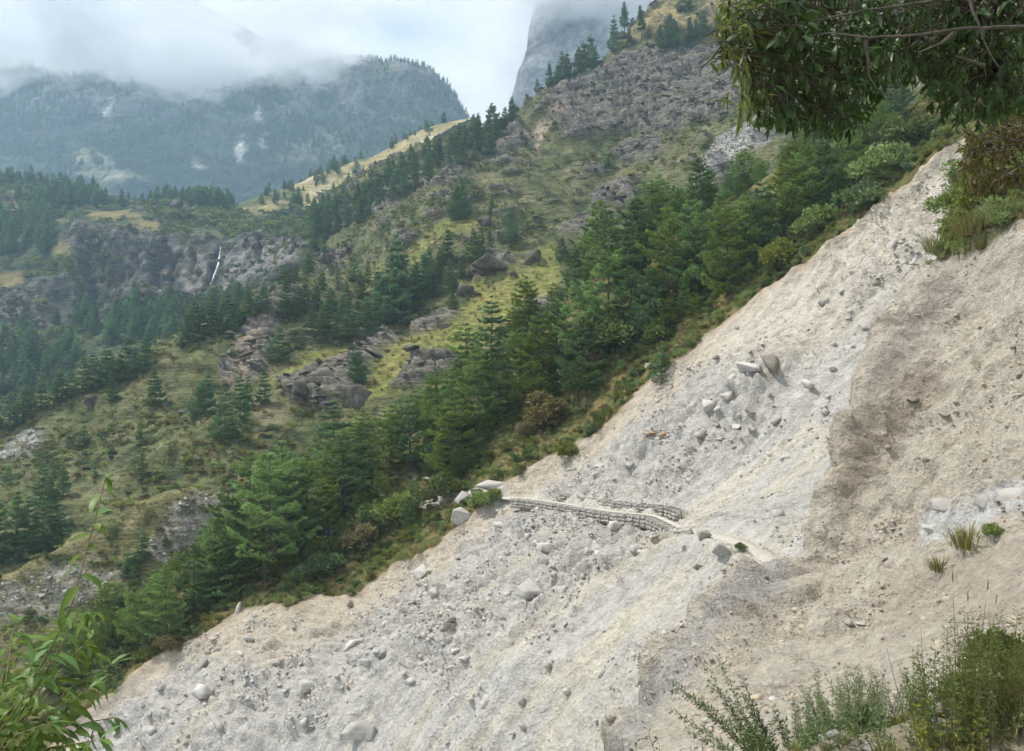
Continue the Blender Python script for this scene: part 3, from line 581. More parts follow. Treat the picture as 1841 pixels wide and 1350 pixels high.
M_bush = plant_mat('bush_leaves', (0.205, 0.25, 0.05), 0.3, 0.6, 0.28, 0.03)
M_bush_dark = plant_mat('dark_bush_leaves', (0.12, 0.165, 0.05), 0.25, 0.6, 0.28, 0.03)
M_dry = plant_mat('dry_shrub_leaves', (0.22, 0.185, 0.07), 0.3, 0.7, 0.25, 0.012)
M_grass = plant_mat('grass_blades', (0.26, 0.26, 0.085), 0.35, 0.7, 0.25, 0.03)
M_grass_dry = plant_mat('dry_grass_blades', (0.40, 0.32, 0.14), 0.35, 0.7, 0.2, 0.02)
M_bark = noise_mat('pine_bark', (0.075, 0.055, 0.042), (0.14, 0.11, 0.09), 4.0, 0.95, 0.6, 0.05)
M_twig = noise_mat('twig_bark', (0.05, 0.04, 0.03), (0.10, 0.08, 0.06), 30.0, 0.9, 0.5, 0.003)
M_rock_pale = noise_mat('pale_rock', (0.40, 0.37, 0.335), (0.53, 0.495, 0.45), 1.3, 0.9, 0.7, 0.08, (0.30, 0.28, 0.255))
M_rock_grey = noise_mat('grey_rock', (0.29, 0.268, 0.24), (0.42, 0.392, 0.355), 1.3, 0.9, 0.7, 0.08, (0.20, 0.19, 0.185))
M_rock_brown = noise_mat('brown_rock', (0.22, 0.19, 0.155), (0.34, 0.30, 0.25), 1.2, 0.9, 0.6, 0.08, (0.45, 0.43, 0.40))
M_rock_orange = noise_mat('orange_rock', (0.44, 0.26, 0.13), (0.52, 0.38, 0.24), 1.5, 0.9, 0.6, 0.06, (0.48, 0.44, 0.38))
M_rock_dark = noise_mat('dark_outcrop', (0.055, 0.047, 0.036), (0.145, 0.124, 0.095), 0.5, 0.92, 0.8, 0.3, (0.18, 0.165, 0.14))

def tube(path, radii, sides=5):
    path = np.asarray(path, float); n = len(path); radii = np.asarray(radii, float) * np.ones(n)
    tg = np.gradient(path, axis=0); tg /= np.linalg.norm(tg, axis=1)[:, None] + 1e-9
    ref = np.array([0.31, 0.17, 0.93]); a = np.cross(tg, ref); ln = np.linalg.norm(a, axis=1)[:, None]
    a = np.where(ln > 0.05, a / (ln + 1e-9), np.array([1.0, 0, 0])); b = np.cross(tg, a)
    th = np.arange(sides) / sides * 2 * math.pi
    v = (path[:, None] + radii[:, None, None] * (np.cos(th)[None, :, None] * a[:, None] + np.sin(th)[None, :, None] * b[:, None])).reshape(-1, 3)
    i = np.arange(n - 1)[:, None] * sides; j = np.arange(sides)[None]; k = (j + 1) % sides
    f = np.stack([i + j, i + k, i + sides + k, i + sides + j], -1).reshape(-1, 4)
    return v, f
def join(parts):
    vs, fs, off = [], [], 0
    for v, f in parts:
        vs.append(v); fs.append(np.asarray(f) + off); off += len(v)
    return np.concatenate(vs), np.concatenate(fs)
def unit(v): return v / (np.linalg.norm(v, axis=-1, keepdims=True) + 1e-9)

def pine_meshes(seed, hh=16.0, rad=3.6, z0=0.18, whorls=20, per=5, tuft=0.42, mat=None, layered=0.5, lod=1.0, slope_profile=0.8):
    """crown of needle tufts on whorled boughs, trunk with limbs"""
    r = np.random.default_rng(seed); lean = r.normal(0, 0.02, 2); limbs = []
    def axis(z): return np.array([lean[0] * z + 0.12 * math.sin(z * 0.35 + seed), lean[1] * z + 0.12 * math.cos(z * 0.3 + seed), z])
    zs = np.linspace(0, hh * 0.99, 10); tr = tube([axis(z) for z in zs], np.linspace(0.24, 0.025, 10) * hh / 16, 7)
    cen, dirs, shade = [], [], []
    for w in range(whorls):
        t = (w + r.uniform(-0.3, 0.3)) / (whorls - 1); t = min(max(t, 0), 1); z = hh * (z0 + (1 - z0) * t) * 0.985
        L0 = rad * ((1 - t) ** slope_profile) * (0.55 + 0.45 * min(1, (t + 0.12) * 4)) + 0.25
        n = per if t < 0.85 else 3
        a0 = r.uniform(0, 6.28)
        for k in range(n):
            if r.random() < 0.10 and t < 0.7: continue
            a = a0 + k * 6.283 / n + r.normal(0, 0.25); L = L0 * r.uniform(0.62, 1.18)
            o = np.array([math.cos(a), math.sin(a), 0]); sd = np.array([-o[1], o[0], 0]); rise = r.uniform(0.02, 0.22) * (0.3 + t); sag = r.uniform(0.02, 0.16) * (1 - t)
            base = axis(z); f = np.linspace(0, 1, 5)
            bp = base + o * (L * f)[:, None] + np.array([0, 0, 1]) * (L * (rise * f + 0.18 * f ** 3 - sag * 4 * f * (1 - f)))[:, None]
            if L > 0.7: limbs.append(tube(bp, np.linspace(0.05, 0.012, 5) * (L / rad + 0.3), 3))
            m = max(3, int((L * 15.0 + 3) * lod))
            ft = r.uniform(0.18, 1.0, m) ** 0.75; wid = 0.44 * L * np.sin(np.clip(ft, 0, 1) * math.pi * 0.86 + 0.25); lat = r.uniform(-1, 1, m) * wid
            pt = np.column_stack([np.interp(ft, f, bp[:, q]) for q in range(3)]) + sd * lat[:, None]
            pt[:, 2] += r.normal(0, 0.05 + 0.12 * (1 - layered), m) + 0.05 - 0.14 * np.abs(lat)
            dd = o * (0.6 + 0.4 * ft)[:, None] + sd * (lat / (L * 0.5 + 0.1))[:, None] + np.array([0, 0, 0.32]) + r.normal(0, 0.25, (m, 3))
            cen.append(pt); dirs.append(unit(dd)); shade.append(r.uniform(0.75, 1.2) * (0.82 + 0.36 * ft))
    cen = np.concatenate(cen); dirs = np.concatenate(dirs); shade = np.concatenate(shade); N = len(cen); K = 6 if lod >= 1 else 5
    sp = unit(dirs[:, None] + r.normal(0, 0.55, (N, K, 3)) * np.array([1, 1, 0.65])); ln = tuft * r.uniform(0.7, 1.25, (N, K, 1)) * (1 if lod >= 1 else 1.35)
    perp = unit(np.cross(sp, r.normal(0, 1, (N, K, 3)))) * ln * 0.17
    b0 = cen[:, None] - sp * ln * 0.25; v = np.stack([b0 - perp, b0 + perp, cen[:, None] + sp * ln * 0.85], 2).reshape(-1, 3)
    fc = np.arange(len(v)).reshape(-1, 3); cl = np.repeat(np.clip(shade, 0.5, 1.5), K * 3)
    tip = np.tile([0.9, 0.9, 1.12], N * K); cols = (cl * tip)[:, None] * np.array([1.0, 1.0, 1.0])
    tv, tf = join([tr] + limbs)
    return mesh_from('crown', v, fc, mat or M_pine, cols), mesh_from('trunk', tv, tf, M_bark)

def bush_mesh(name, seed, n=700, leaf=0.16, r=(1, 1, 0.8), lobes=6, mat=None, narrow=0.5):
    g = np.random.default_rng(seed); lc = g.normal(0, 0.42, (lobes, 3)) * np.array(r); lc[:, 2] = np.abs(lc[:, 2]) * 0.9 + 0.25 * r[2]; lr = g.uniform(0.35, 0.65, lobes)
    k = g.integers(0, lobes, n); dv = unit(g.normal(0, 1, (n, 3))); dv[:, 2] = np.where(dv[:, 2] < -0.3, -dv[:, 2], dv[:, 2])
    c = lc[k] + dv * (lr[k] * g.uniform(0.55, 1.05, n))[:, None] * np.array(r); c[:, 2] = np.maximum(c[:, 2], 0.02)
    d = unit(dv + g.normal(0, 0.6, (n, 3))); s = unit(np.cross(d, g.normal(0, 1, (n, 3)))); ln = leaf * g.uniform(0.6, 1.3, n)[:, None]
    v = np.stack([c - d * ln * 0.5, c + s * ln * narrow * 0.5, c + d * ln * 0.6, c - s * ln * narrow * 0.5], 1).reshape(-1, 3)
    cl = np.repeat(g.uniform(0.6, 1.25, n) * (0.8 + 0.25 * lr[k] / 0.5), 4)[:, None] * np.ones(3)
    return mesh_from(name, v, np.arange(4 * n).reshape(-1, 4), mat, cols=cl)
def grass_mesh(name, seed, n=40, h=0.6, spread=0.18, w=0.018, mat=None, droop=0.5):
    g = np.random.default_rng(seed); a = g.uniform(0, 6.28, n); o = np.column_stack([np.cos(a), np.sin(a), 0 * a]); base = o * (g.uniform(0, 1, n) ** 0.7 * spread)[:, None]
    hh = h * g.uniform(0.55, 1.15, n); out = g.uniform(0.1, droop, n) * hh; sd = np.column_stack([-o[:, 1], o[:, 0], 0 * a]); sd = unit(sd + g.normal(0, 0.5, (n, 3)))
    m = base + o * (out * 0.35)[:, None] + np.array([0, 0, 1]) * (hh * 0.6)[:, None]; t = base + o * out[:, None] + np.array([0, 0, 1]) * hh[:, None] * (1 - 0.12)
    v = np.stack([base - sd * w, base + sd * w, m + sd * w * 0.8, m - sd * w * 0.8, t], 1).reshape(-1, 3); i = np.arange(n)[:, None] * 5
    f = np.concatenate([i + [0, 1, 2], i + [0, 2, 3], i + [3, 2, 4]]); cl = np.repeat(g.uniform(0.65, 1.25, n), 5)[:, None] * np.ones(3)
    return mesh_from(name, v, f, mat, cols=cl)

import bmesh
def _ico(sub):
    bm = bmesh.new(); bmesh.ops.create_icosphere(bm, subdivisions=sub, radius=1.0); bm.verts.ensure_lookup_table()
    v = np.array([x.co[:] for x in bm.verts]); f = np.array([[x.index for x in p.verts] for p in bm.faces]); bm.free(); return v, f
ICO = {k: _ico(k) for k in (1, 2, 3, 4)}
def rock_mesh(name, seed, mat, dims=(1, 0.8, 0.65), sub=3, planes=9, rough=0.05):
    """angular block: hull of points near a jittered box, then broken up a little"""
    g = np.random.default_rng(seed); pts = []
    for k in range(12):
        q = g.uniform(-1, 1, 3); a = g.integers(0, 3); q[a] = np.sign(q[a]) * g.uniform(0.8, 1.0); q *= (0.72 + 0.28 * g.random()) if np.abs(q).sum() > 2.1 else 1.0; pts.append(q)
    bm = bmesh.new(); [bm.verts.new(q) for q in pts]; r = bmesh.ops.convex_hull(bm, input=bm.verts)
    bmesh.ops.delete(bm, geom=[v for v in bm.verts if not v.link_faces], context='VERTS')
    if sub > 1: bmesh.ops.subdivide_edges(bm, edges=bm.edges, cuts=1 if sub == 2 else 3, use_grid_fill=True)
    bmesh.ops.triangulate(bm, faces=bm.faces); bm.verts.ensure_lookup_table(); bm.verts.index_update()
    p = np.array([v.co[:] for v in bm.verts]); f = np.array([[v.index for v in x.verts] for x in bm.faces]); bm.free()
    p = p / np.abs(p).max(0); p = p + rough * np.column_stack([fbm(p + seed * 1.7 + k, 1.9, 3, 0.6) for k in range(3)])
    return mesh_from(name, p * np.array(dims), f, mat, flat=True)
def round_rock_mesh(name, seed, mat, dims=(1, 0.8, 0.65), sub=3, planes=9, rough=0.07):
    g = np.random.default_rng(seed); v, f = ICO[sub]; ax = np.concatenate([np.eye(3), -np.eye(3)]) + g.normal(0, 0.22, (6, 3))
    n = unit(np.concatenate([ax, g.normal(0, 1, (planes, 3))])); dist = np.concatenate([g.uniform(0.62, 0.95, 6), g.uniform(0.72, 1.12, planes)])
    dt = v @ n.T; rr = np.where(dt > 0.02, dist / np.maximum(dt, 0.02), 9).min(1)
    p = v * rr[:, None]; p = p / np.abs(p).max(0); p = p * (1 + rough * fbm(p + seed * 1.7, 2.2, 4, 0.6))[:, None]
    return mesh_from(name, p * np.array(dims), f, mat, flat=True)

PROTO = bpy.data.collections.new('prototypes')
def gn_scatter(name, pos, scale, rotz, protos, tilt=None, label=None, parent=None):
    """one object that instances small prototypes on given ground points"""
    cl = bpy.data.collections.new(name + '_kinds')
    for i, p in enumerate(protos):
        o = bpy.data.objects.new('%s_kind_%02d' % (name, i), p); cl.objects.link(o)
    me = bpy.data.meshes.new(name); n = len(pos); me.vertices.add(n); me.vertices.foreach_set('co', np.asarray(pos, np.float32).ravel())
    rot = np.zeros((n, 3), np.float32); rot[:, 2] = rotz
    if tilt is not None: rot[:, :2] = tilt
    a = me.attributes.new('rot', 'FLOAT_VECTOR', 'POINT'); a.data.foreach_set('vector', rot.ravel())
    sv = np.asarray(scale, np.float32)
    if sv.ndim == 1: sv = np.repeat(sv[:, None], 3, 1)
    a = me.attributes.new('siz', 'FLOAT_VECTOR', 'POINT'); a.data.foreach_set('vector', sv.ravel().copy())
    a = me.attributes.new('pick', 'INT', 'POINT'); a.data.foreach_set('value', np.random.default_rng(len(name)).integers(0, len(protos), n).astype(np.int32))
    o = link(name, me, parent); tag(o, label, kind='stuff')
    ng = bpy.data.node_groups.new(name, 'GeometryNodeTree'); ng.interface.new_socket('Geometry', in_out='INPUT', socket_type='NodeSocketGeometry'); ng.interface.new_socket('Geometry', in_out='OUTPUT', socket_type='NodeSocketGeometry')
    nd = lambda t: ng.nodes.new(t)
    gi, go = nd('NodeGroupInput'), nd('NodeGroupOutput'); ip = nd('GeometryNodeInstanceOnPoints'); ci = nd('GeometryNodeCollectionInfo')
    ci.inputs[0].default_value = cl; ci.inputs['Separate Children'].default_value = True; ci.inputs['Reset Children'].default_value = True
    def attr(nm, ty):
        x = nd('GeometryNodeInputNamedAttribute'); x.data_type = ty; x.inputs[0].default_value = nm; return x.outputs[0]
    L = ng.links.new
    L(gi.outputs[0], ip.inputs['Points']); L(ci.outputs[0], ip.inputs['Instance']); ip.inputs['Pick Instance'].default_value = True
    L(attr('pick', 'INT'), ip.inputs['Instance Index'])
    e2r = nd('FunctionNodeEulerToRotation'); L(attr('rot', 'FLOAT_VECTOR'), e2r.inputs[0]); L(e2r.outputs[0], ip.inputs['Rotation']); L(attr('siz', 'FLOAT_VECTOR'), ip.inputs['Scale'])
    L(ip.outputs[0], go.inputs[0])
    md = o.modifiers.new('scatter', 'NODES'); md.node_group = ng
    return o
def in_view(L, pad=40):
    return L.keep & (L.d > 1) & (L.px > -pad) & (L.px < W + pad) & (L.py > -pad) & (L.py < H + pad)
def pick(L, weight, n, seed, jitter=0.3):
    g = np.random.default_rng(seed); w = np.where(in_view(L, 120), weight, 0); w = np.clip(w, 0, None)
    w = w / w.sum(); i = g.choice(len(w), n, p=w, replace=False if (w > 0).sum() > n else True)
    return L.pos[i] + np.column_stack([g.uniform(-jitter, jitter, (n, 2)), np.zeros(n)]), i
print('protos', time.time() - T0)
# ================================================================ PINES
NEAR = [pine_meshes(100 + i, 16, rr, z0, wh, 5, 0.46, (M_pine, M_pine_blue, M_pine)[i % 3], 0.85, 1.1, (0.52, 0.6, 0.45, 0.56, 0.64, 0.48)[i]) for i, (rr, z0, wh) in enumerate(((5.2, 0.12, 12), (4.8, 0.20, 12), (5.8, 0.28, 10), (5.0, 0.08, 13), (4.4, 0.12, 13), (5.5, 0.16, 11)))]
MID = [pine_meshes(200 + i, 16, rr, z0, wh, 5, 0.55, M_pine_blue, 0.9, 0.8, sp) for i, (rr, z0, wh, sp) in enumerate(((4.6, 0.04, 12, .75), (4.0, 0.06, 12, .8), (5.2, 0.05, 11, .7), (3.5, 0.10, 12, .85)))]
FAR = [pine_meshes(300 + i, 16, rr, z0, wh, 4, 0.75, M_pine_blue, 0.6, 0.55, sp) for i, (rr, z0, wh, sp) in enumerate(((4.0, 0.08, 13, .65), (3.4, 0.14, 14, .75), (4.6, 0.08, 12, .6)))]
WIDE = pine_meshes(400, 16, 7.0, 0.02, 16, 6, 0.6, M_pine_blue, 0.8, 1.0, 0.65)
THIN = pine_meshes(401, 16, 1.9, 0.30, 16, 4, 0.5, M_pine_blue, 0.6, 0.9, 0.8)
tree_n = 0
TREE_XY = []
def place_pine(p, height, kind, label, group, seed, wide=1.0):
    global tree_n
    cr, tk = kind; s = height / 16.0
    e = bpy.data.objects.new('pine_tree', None); COL.objects.link(e); e.empty_display_size = 0.5
    e.location = (p[0], p[1], p[2] - 0.25); e.rotation_euler = (0.07 * math.sin(seed * 1.7), 0.07 * math.sin(seed * 2.9 + 1), (seed * 2.399) % 6.283); e.scale = (s * wide, s * wide, s)
    tag(e, label, 'pine tree', group)
    for nm, me in (('trunk', tk), ('crown', cr)):
        o = bpy.data.objects.new(nm, me); COL.objects.link(o); o.parent = e
    tree_n += 1; TREE_XY.append((p[0], p[1]))
    return e
g = np.random.default_rng(5)
def px_tree(L, x, y, hpx, kinds, label, group=None, wide=1.0):
    p, i = L.q(x, y, 4); d = p @ FWD
    k = kinds if isinstance(kinds, tuple) else kinds[tree_n % len(kinds)]
    return place_pine(p, hpx / F * d, k, label, group, tree_n + 1, wide)

# front row along the rim of the slide: told apart by their neighbours
gA = 'pines in the stand behind the rim of the landslide'
for x, y, h, k, lb in ((475, 1052, 235, 2, 'tall pine with a bare grey lower trunk standing at the slide rim'),
                       (415, 1062, 195, 1, 'flat-tiered pine just downhill of the tall bare-trunked pine'),
                       (655, 892, 135, 4, 'slim pine with a visible trunk beside the bend of the trail'),
                       (590, 975, 120, 5, 'dark umbrella-crowned pine above the round bush at the rim'),
                       (860, 775, 150, 0, 'full bright green pine at the uphill end of the lower stand'),
                       (1310, 535, 175, 3, 'broad pine with a straight trunk showing, above the yellow-green shrubs of the rim'),
                       (1190, 690, 80, 4, 'small young pine standing alone among rim bushes halfway up'),
                       (300, 1160, 150, 3, 'layered pine at the lowest corner of the slide rim')):
    px_tree(A, x, y, h, NEAR[k], lb, gA)
rows = [(250, 1175, 120), (200, 1190, 100), (345, 1110, 140), (270, 1120, 95), (380, 1090, 150), (520, 1005, 190), (550, 985, 170), (500, 960, 170), (620, 930, 160), (440, 990, 180), (700, 855, 130), (740, 850, 140), (790, 805, 140),
        (820, 800, 130), (900, 765, 160), (935, 735, 150), (960, 720, 160), (1000, 690, 150), (1040, 660, 160), (1095, 625, 190), (1140, 600, 195), (1200, 560, 190), (1250, 535, 180), (1370, 470, 150), (1410, 440, 150), (1450, 410, 160), (1490, 380, 140), (1530, 350, 120), (1340, 500, 150), (1160, 620, 150), (150, 1230, 110)]
LOW = 'green pine in the lower stand between the trail bend and the slide rim'
MIDL = 'green pine in the middle of the stand, uphill of the trail bend'
TOPL = 'dense green pine in the upper stand beneath the overhanging leaves'
def stand_label(x, back=1):
    wh = ['at the lowest corner of the stand', 'downhill of the bare-trunked pine', 'close around the bare-trunked pine', 'beside the trail bend', 'above the trailside bushes', 'above the broad brown bush',
          'behind the large domed rim bush', 'downhill of the broad straight-trunked pine', 'close around the broad straight-trunked pine', 'under the hanging leaves near the slide head'][int(np.searchsorted([250, 400, 560, 700, 850, 1000, 1130, 1260, 1400], x))]
    return ('front-row green pine ', 'green pine in the middle rows ', 'back-row pine on the crest ')[back] + wh
for x, y, h in rows: px_tree(A, x, y, h, NEAR, stand_label(x, 0), gA)
w = ((A.edge < -62) & (A.px > 70) & (A.px < 1620)).astype(float)
cand, ci = pick(A, w, 2600, 21, 0.1)
base_xy = list(TREE_XY); nfill = 0
for p, i in zip(cand, ci):
    xy = np.array(TREE_XY)
    if np.hypot(xy[:, 0] - p[0], xy[:, 1] - p[1]).min() < 3.7: continue
    if 560 < A.px[i] < 760 and A.edge[i] > -110: continue
    back = 1 if A.edge[i] > -125 else 2
    room = (A.py[i] - np.interp(A.px[i], [60, 200, 300, 360, 420, 480], [1150, 1075, 1010, 965, 890, 800])) / F * A.d[i] if A.px[i] < 480 else 99
    if room < 3.5: continue
    place_pine(p, min(room, g.uniform(8.5, 15.5) * (0.72 if A.px[i] > 1190 else 1)), NEAR[int(g.integers(0, 6))], stand_label(A.px[i], back), gA, tree_n + 1, g.uniform(1.0, 1.4)); nfill += 1
    if nfill >= 105: break
print('stand', tree_n)
w = ((A.edge < -48) & (A.px > 60) & (A.px < 1640)).astype(float)
p, i = pick(A, w, 330, 22, 0.3); n = len(p)
gn_scatter('stand_saplings', p - [0, 0, 0.2], np.column_stack([g.uniform(.26, .5, n)] * 2 + [g.uniform(.22, .45, n)]), g.uniform(0, 6.28, n), [m for m, _ in NEAR], label='young pines and undergrowth filling the stand behind the slide rim')

# pines on the hillside behind
gC = 'scattered pines on the far hillside'
for x, y, h, k, lb, wd in ((825, 394, 76, WIDE, 'broad dark cone-shaped conifer alone at the top edge of the small meadow', 0.8),
                       (885, 383, 30, MID[0], 'small dark pine beside the broad cone-shaped conifer', 1),
                       (918, 447, 76, NEAR[1], 'pine with a bare lower trunk below the layered slab, above the mossy domes', 1),
                       (720, 586, 168, MID[1], 'tallest dark pine on the hillside, at the upper corner of the yellow meadow', 1.0),
                       (640, 686, 64, WIDE, 'rounded dark pine alone on rocks at the left edge of the yellow meadow', 0.75),
                       (815, 556, 40, MID[2], 'small dark pine on the meadow beside a dark boulder', 1.1),
                       (500, 652, 68, MID[2], 'broad pine beside the pale rock scar', 1.1),
                       (418, 607, 34, MID[0], 'little pine on the spur crest next to the pale rock scar', 1.2),
                       (365, 752, 80, WIDE, 'wide layered pine in the middle of the brown grassy slope', 0.9),
                       (402, 786, 84, MID[2], 'pine just downhill of the wide layered one', 1.1),
                       (432, 762, 92, MID[1], 'tall narrow pine to the uphill side of the wide layered one', 1.0),
                       (478, 728, 68, MID[3], 'pine near the foot of the pale rock scar', 1.0),
                       (278, 730, 70, MID[0], 'single pine halfway between the spur crest and the wide layered pine', 1.0),
                       (205, 724, 54, MID[3], 'bluish pine next to a dark boulder near the spur crest', 1.1),
                       (150, 806, 42, MID[2], 'short stout pine alone low on the brown slope', 1.1),
                       (250, 802, 46, MID[1], 'slim young pine above the dark gully bushes', 1.0),
                       (200, 824, 26, MID[0], 'tiny pine below the slim young one', 1.2),
                       (255, 862, 56, MID[1], 'dark pine in the small gully on the brown slope', 1.0),
                       (12, 872, 38, MID[0], 'small pine at the left edge of the picture, on brown grass', 1.1),
                       (1010, 468, 44, MID[2], 'low bushy pine on the grassy knoll beside the upper stand', 1.1),
                       (1090, 303, 24, MID[0], 'little dark pine alone on the upper slope below the cliff', 1.0),
                       (1060, 127, 64, MID[2], 'tallest of the dark pines crowded on the cliff brow', 1.1),
                       (1155, 72, 60, THIN, 'slender bare-stemmed pine against the pale grass above the cliff', 1.1),
                       (1123, 64, 58, THIN, 'thin scraggly pine on the skyline beside the bright mist', 1.2),
                       (1104, 95, 66, MID[3], 'pale green pine at the edge of the bright mist above the cliff', 0.9),
                       (990, 157, 48, MID[3], 'pale green pine below the dark clump on the cliff brow', 0.9)):
    px_tree(HC, x, y, h, k, lb, gC, wd)
L1 = 'dark pine in the row along the crest of the grassy spur'
for x, y, h in ((225, 684, 84), (262, 670, 74), (190, 692, 76), (150, 708, 72), (115, 722, 58), (75, 738, 62), (40, 754, 64), (15, 768, 66), (100, 722, 50), (245, 676, 60), (170, 700, 66), (55, 745, 52), (-10, 776, 60), (130, 714, 55)): px_tree(HC, x, y, h, MID, L1, gC, 1.1)
L2 = 'dark pine in the clump on the spur crest below the waterfall'
for x, y, h in ((350, 614, 78), (380, 602, 78), (410, 592, 72), (440, 577, 66), (470, 562, 56), (335, 622, 60), (395, 598, 60), (425, 585, 55), (455, 570, 50), (365, 608, 62)): px_tree(HC, x, y, h, MID, L2, gC, 1.1)
L3 = 'blue-green pine in the belt beside the tallest hillside pine'
for x, y, h in ((690, 578, 100), (705, 560, 110), (740, 560, 90), (760, 525, 74), (745, 540, 70), (800, 475, 72), (810, 525, 60), (790, 510, 66), (850, 470, 60), (880, 455, 48), (865, 462, 50), (630, 612, 80), (590, 594, 72), (605, 622, 60), (660, 602, 72), (615, 585, 62), (645, 590, 66), (675, 590, 70), (570, 560, 52), (515, 572, 74), (545, 562, 58), (530, 566, 60), (560, 600, 55), (580, 615, 60), (600, 560, 46), (625, 545, 46), (650, 535, 50), (610, 520, 40), (635, 505, 44), (660, 510, 40), (580, 520, 38), (440, 735, 60), (505, 500, 40), (520, 480, 36), (535, 470, 40), (548, 455, 40), (562, 445, 42), (575, 430, 42), (590, 420, 40), (530, 500, 40), (555, 480, 38), (580, 455, 40), (770, 500, 58), (830, 500, 44), (780, 535, 48), (720, 520, 70), (685, 545, 64)):
    px_tree(HC, x, y, h, MID, L3 if x >= 680 else ('blue-green pine below the black overhang of rock' if y > 510 else 'dark pine in the gully right of the waterfall'), gC, 1.0)
L4 = 'pine in the dark group behind the near spur, at the left edge of the picture'
for x, y, h in ((30, 1010, 130), (75, 990, 100), (0, 1015, 122), (110, 985, 74), (55, 1000, 110), (-25, 1020, 110), (95, 990, 80), (75, 905, 78), (115, 895, 62), (98, 855, 42), (170, 860, 32), (90, 915, 60)): px_tree(HC, x, y, h, MID, L4, gC, 1.05)
L5 = 'dark pine in the clump on the brow of the upper cliff'
for x, y, h in ((1035, 134, 54), (1048, 130, 56), (1022, 140, 48), (1012, 144, 52), (1070, 126, 42), (965, 166, 26), (1000, 150, 40), (1200, 84, 62), (1185, 86, 46), (1212, 80, 50), (1240, 76, 52), (1265, 66, 48), (1252, 70, 40), (1225, 22, 38), (1240, 20, 30), (1130, 75, 24), (1290, 60, 40), (1300, 62, 44)): px_tree(HC, x, y, h, MID, L5, gC, 1.0)
L6 = 'pine in the long row marching up the skyline ridge'
gR = 'pines along the skyline ridge'
rid = [(530, 412), (560, 402), (590, 392), (620, 378), (650, 366), (680, 345), (710, 325), (740, 308), (770, 290), (800, 275), (830, 262), (860, 250), (890, 238), (920, 226)]
k = 0
for row, (dy, h0) in enumerate(((0, 48), (16, 50), (34, 44))):
    for xx in np.arange(545 + row * 7, 935 - row * 30, 15 + 3 * row):
        yy = np.interp(xx, [q[0] for q in rid], [q[1] for q in rid]) + dy
        if g.random() < 0.12: continue
        px_tree(HC, xx + g.uniform(-4, 4), yy + g.uniform(-3, 3), h0 * g.uniform(0.75, 1.2), FAR if row == 0 else MID, ('skyline-row', 'second-row', 'lowest-row')[row] + ' pine on the ridge, ' + ('near the pale grassy shoulder' if xx < 660 else 'midway along the ridge' if xx < 790 else 'near the tan rock scar'), gR, g.uniform(0.9, 1.15)); k += 1
print('pines', tree_n, time.time() - T0)

# young pines on the near spur
for x, y, h, lb in ((250, 1020, 70, 'young bluish pine on the near spur of broken rock'), (232, 1035, 50, 'smaller young pine beside the bluish one on the near spur'), (300, 985, 30, 'tiny pine among stones on the near spur')): px_tree(S, x, y, h, MID, lb, 'young pines on the near spur', 1.1)

# wood covering the ridge behind the waterfall: one mass
w = ((K.py < 375) | ((K.px < 90) & (K.py < 460)) | ((K.py > 545) & (K.py < 720))).astype(float) * (1 - K.rk) * (1 - 0.8 * K.gt) * np.clip(0.35 + 1.6 * fbm(K.pos, 0.012, 3, seed=91), 0.03, 1)
w *= np.where(K.py > 500, 0.45 * (fbm(K.pos, 0.02, 3, seed=77) > -0.05), 1)
p, i = pick(K, w, 1150, 31, 1.0); n = len(p)
gn_scatter('ridge_wood', p - [0, 0, 0.4], g.uniform(0.65, 1.2, n), g.uniform(0, 6.28, n), [m for m, _ in FAR], label='dark conifer wood covering the ridge behind the waterfall')
w = smooth(0.1, 0.0, (D.cols.mean(1) - 0.09)) * np.clip(0.25 + 1.5 * fbm(D.pos, 0.004, 3, seed=92), 0.03, 1) * (D.py > 90)
p, i = pick(D, w, 13000, 32, 3.0); n = len(p)
TINY = [pine_meshes(500 + q, 16, 3.4, 0.05, 7, 4, 1.6, M_pine_blue, 0.6, 0.2)[0] for q in range(2)]
gn_scatter('mountain_forest', p - [0, 0, 1], g.uniform(0.6, 1.25, n), g.uniform(0, 6.28, n), TINY, label='far-off forest on the lower flank of the misty mountain')
w = np.clip(0.2 + fbm(R.pos, 0.02, 3, seed=93), 0.0, 1) * (R.px < 800)
p, i = pick(R, w, 200, 33, 2.0); n = len(p)
gn_scatter('shoulder_wood', p - [0, 0, 0.4], g.uniform(0.25, 0.9, n), g.uniform(0, 6.28, n), [m for m, _ in FAR], label='thin scatter of trees on the pale grassy shoulder')
print('woods', time.time() - T0)

# ================================================================ SHRUBS AND GRASS
BUSH = [bush_mesh('bush', 600 + q, 750, 0.20, (1, 1, 0.85), 7, m) for q, m in enumerate((M_bush, M_bush, M_bush_dark, M_bush_dark))]
DRYB = [bush_mesh('dry_bush', 610 + q, 500, 0.20, (1, 1, 0.7), 6, M_dry, 0.35) for q in range(2)]
GR = [grass_mesh('grass', 620 + q, 46, 0.75, 0.28, 0.030, M_grass, 0.7) for q in range(3)]
GRD = [grass_mesh('dry_grass', 630 + q, 46, 0.70, 0.28, 0.030, M_grass_dry, 0.8) for q in range(2)]
LOWB = [bush_mesh('low_bush', 640 + q, 150, 0.42, (1, 1, 0.7), 5, (M_bush_dark, M_bush, M_dry)[q], 0.6) for q in range(3)]
def st_(n, a, b): return g.uniform(a, b, n)
band = (A.edge < 2)
w = band * (A.edge > -120) * np.clip(0.3 + 1.2 * fbm(A.pos, 0.16, 3, seed=94), 0.05, 1) * (TD > 1.3)
p, i = pick(A, w, 1700, 41); n = len(p); gn_scatter('rim_shrubs', p, np.column_stack([st_(n, .5, 1.35), st_(n, .5, 1.35), st_(n, .5, 1.35)]), st_(n, 0, 6.28), BUSH, label='green shrubs crowding the rim of the landslide')
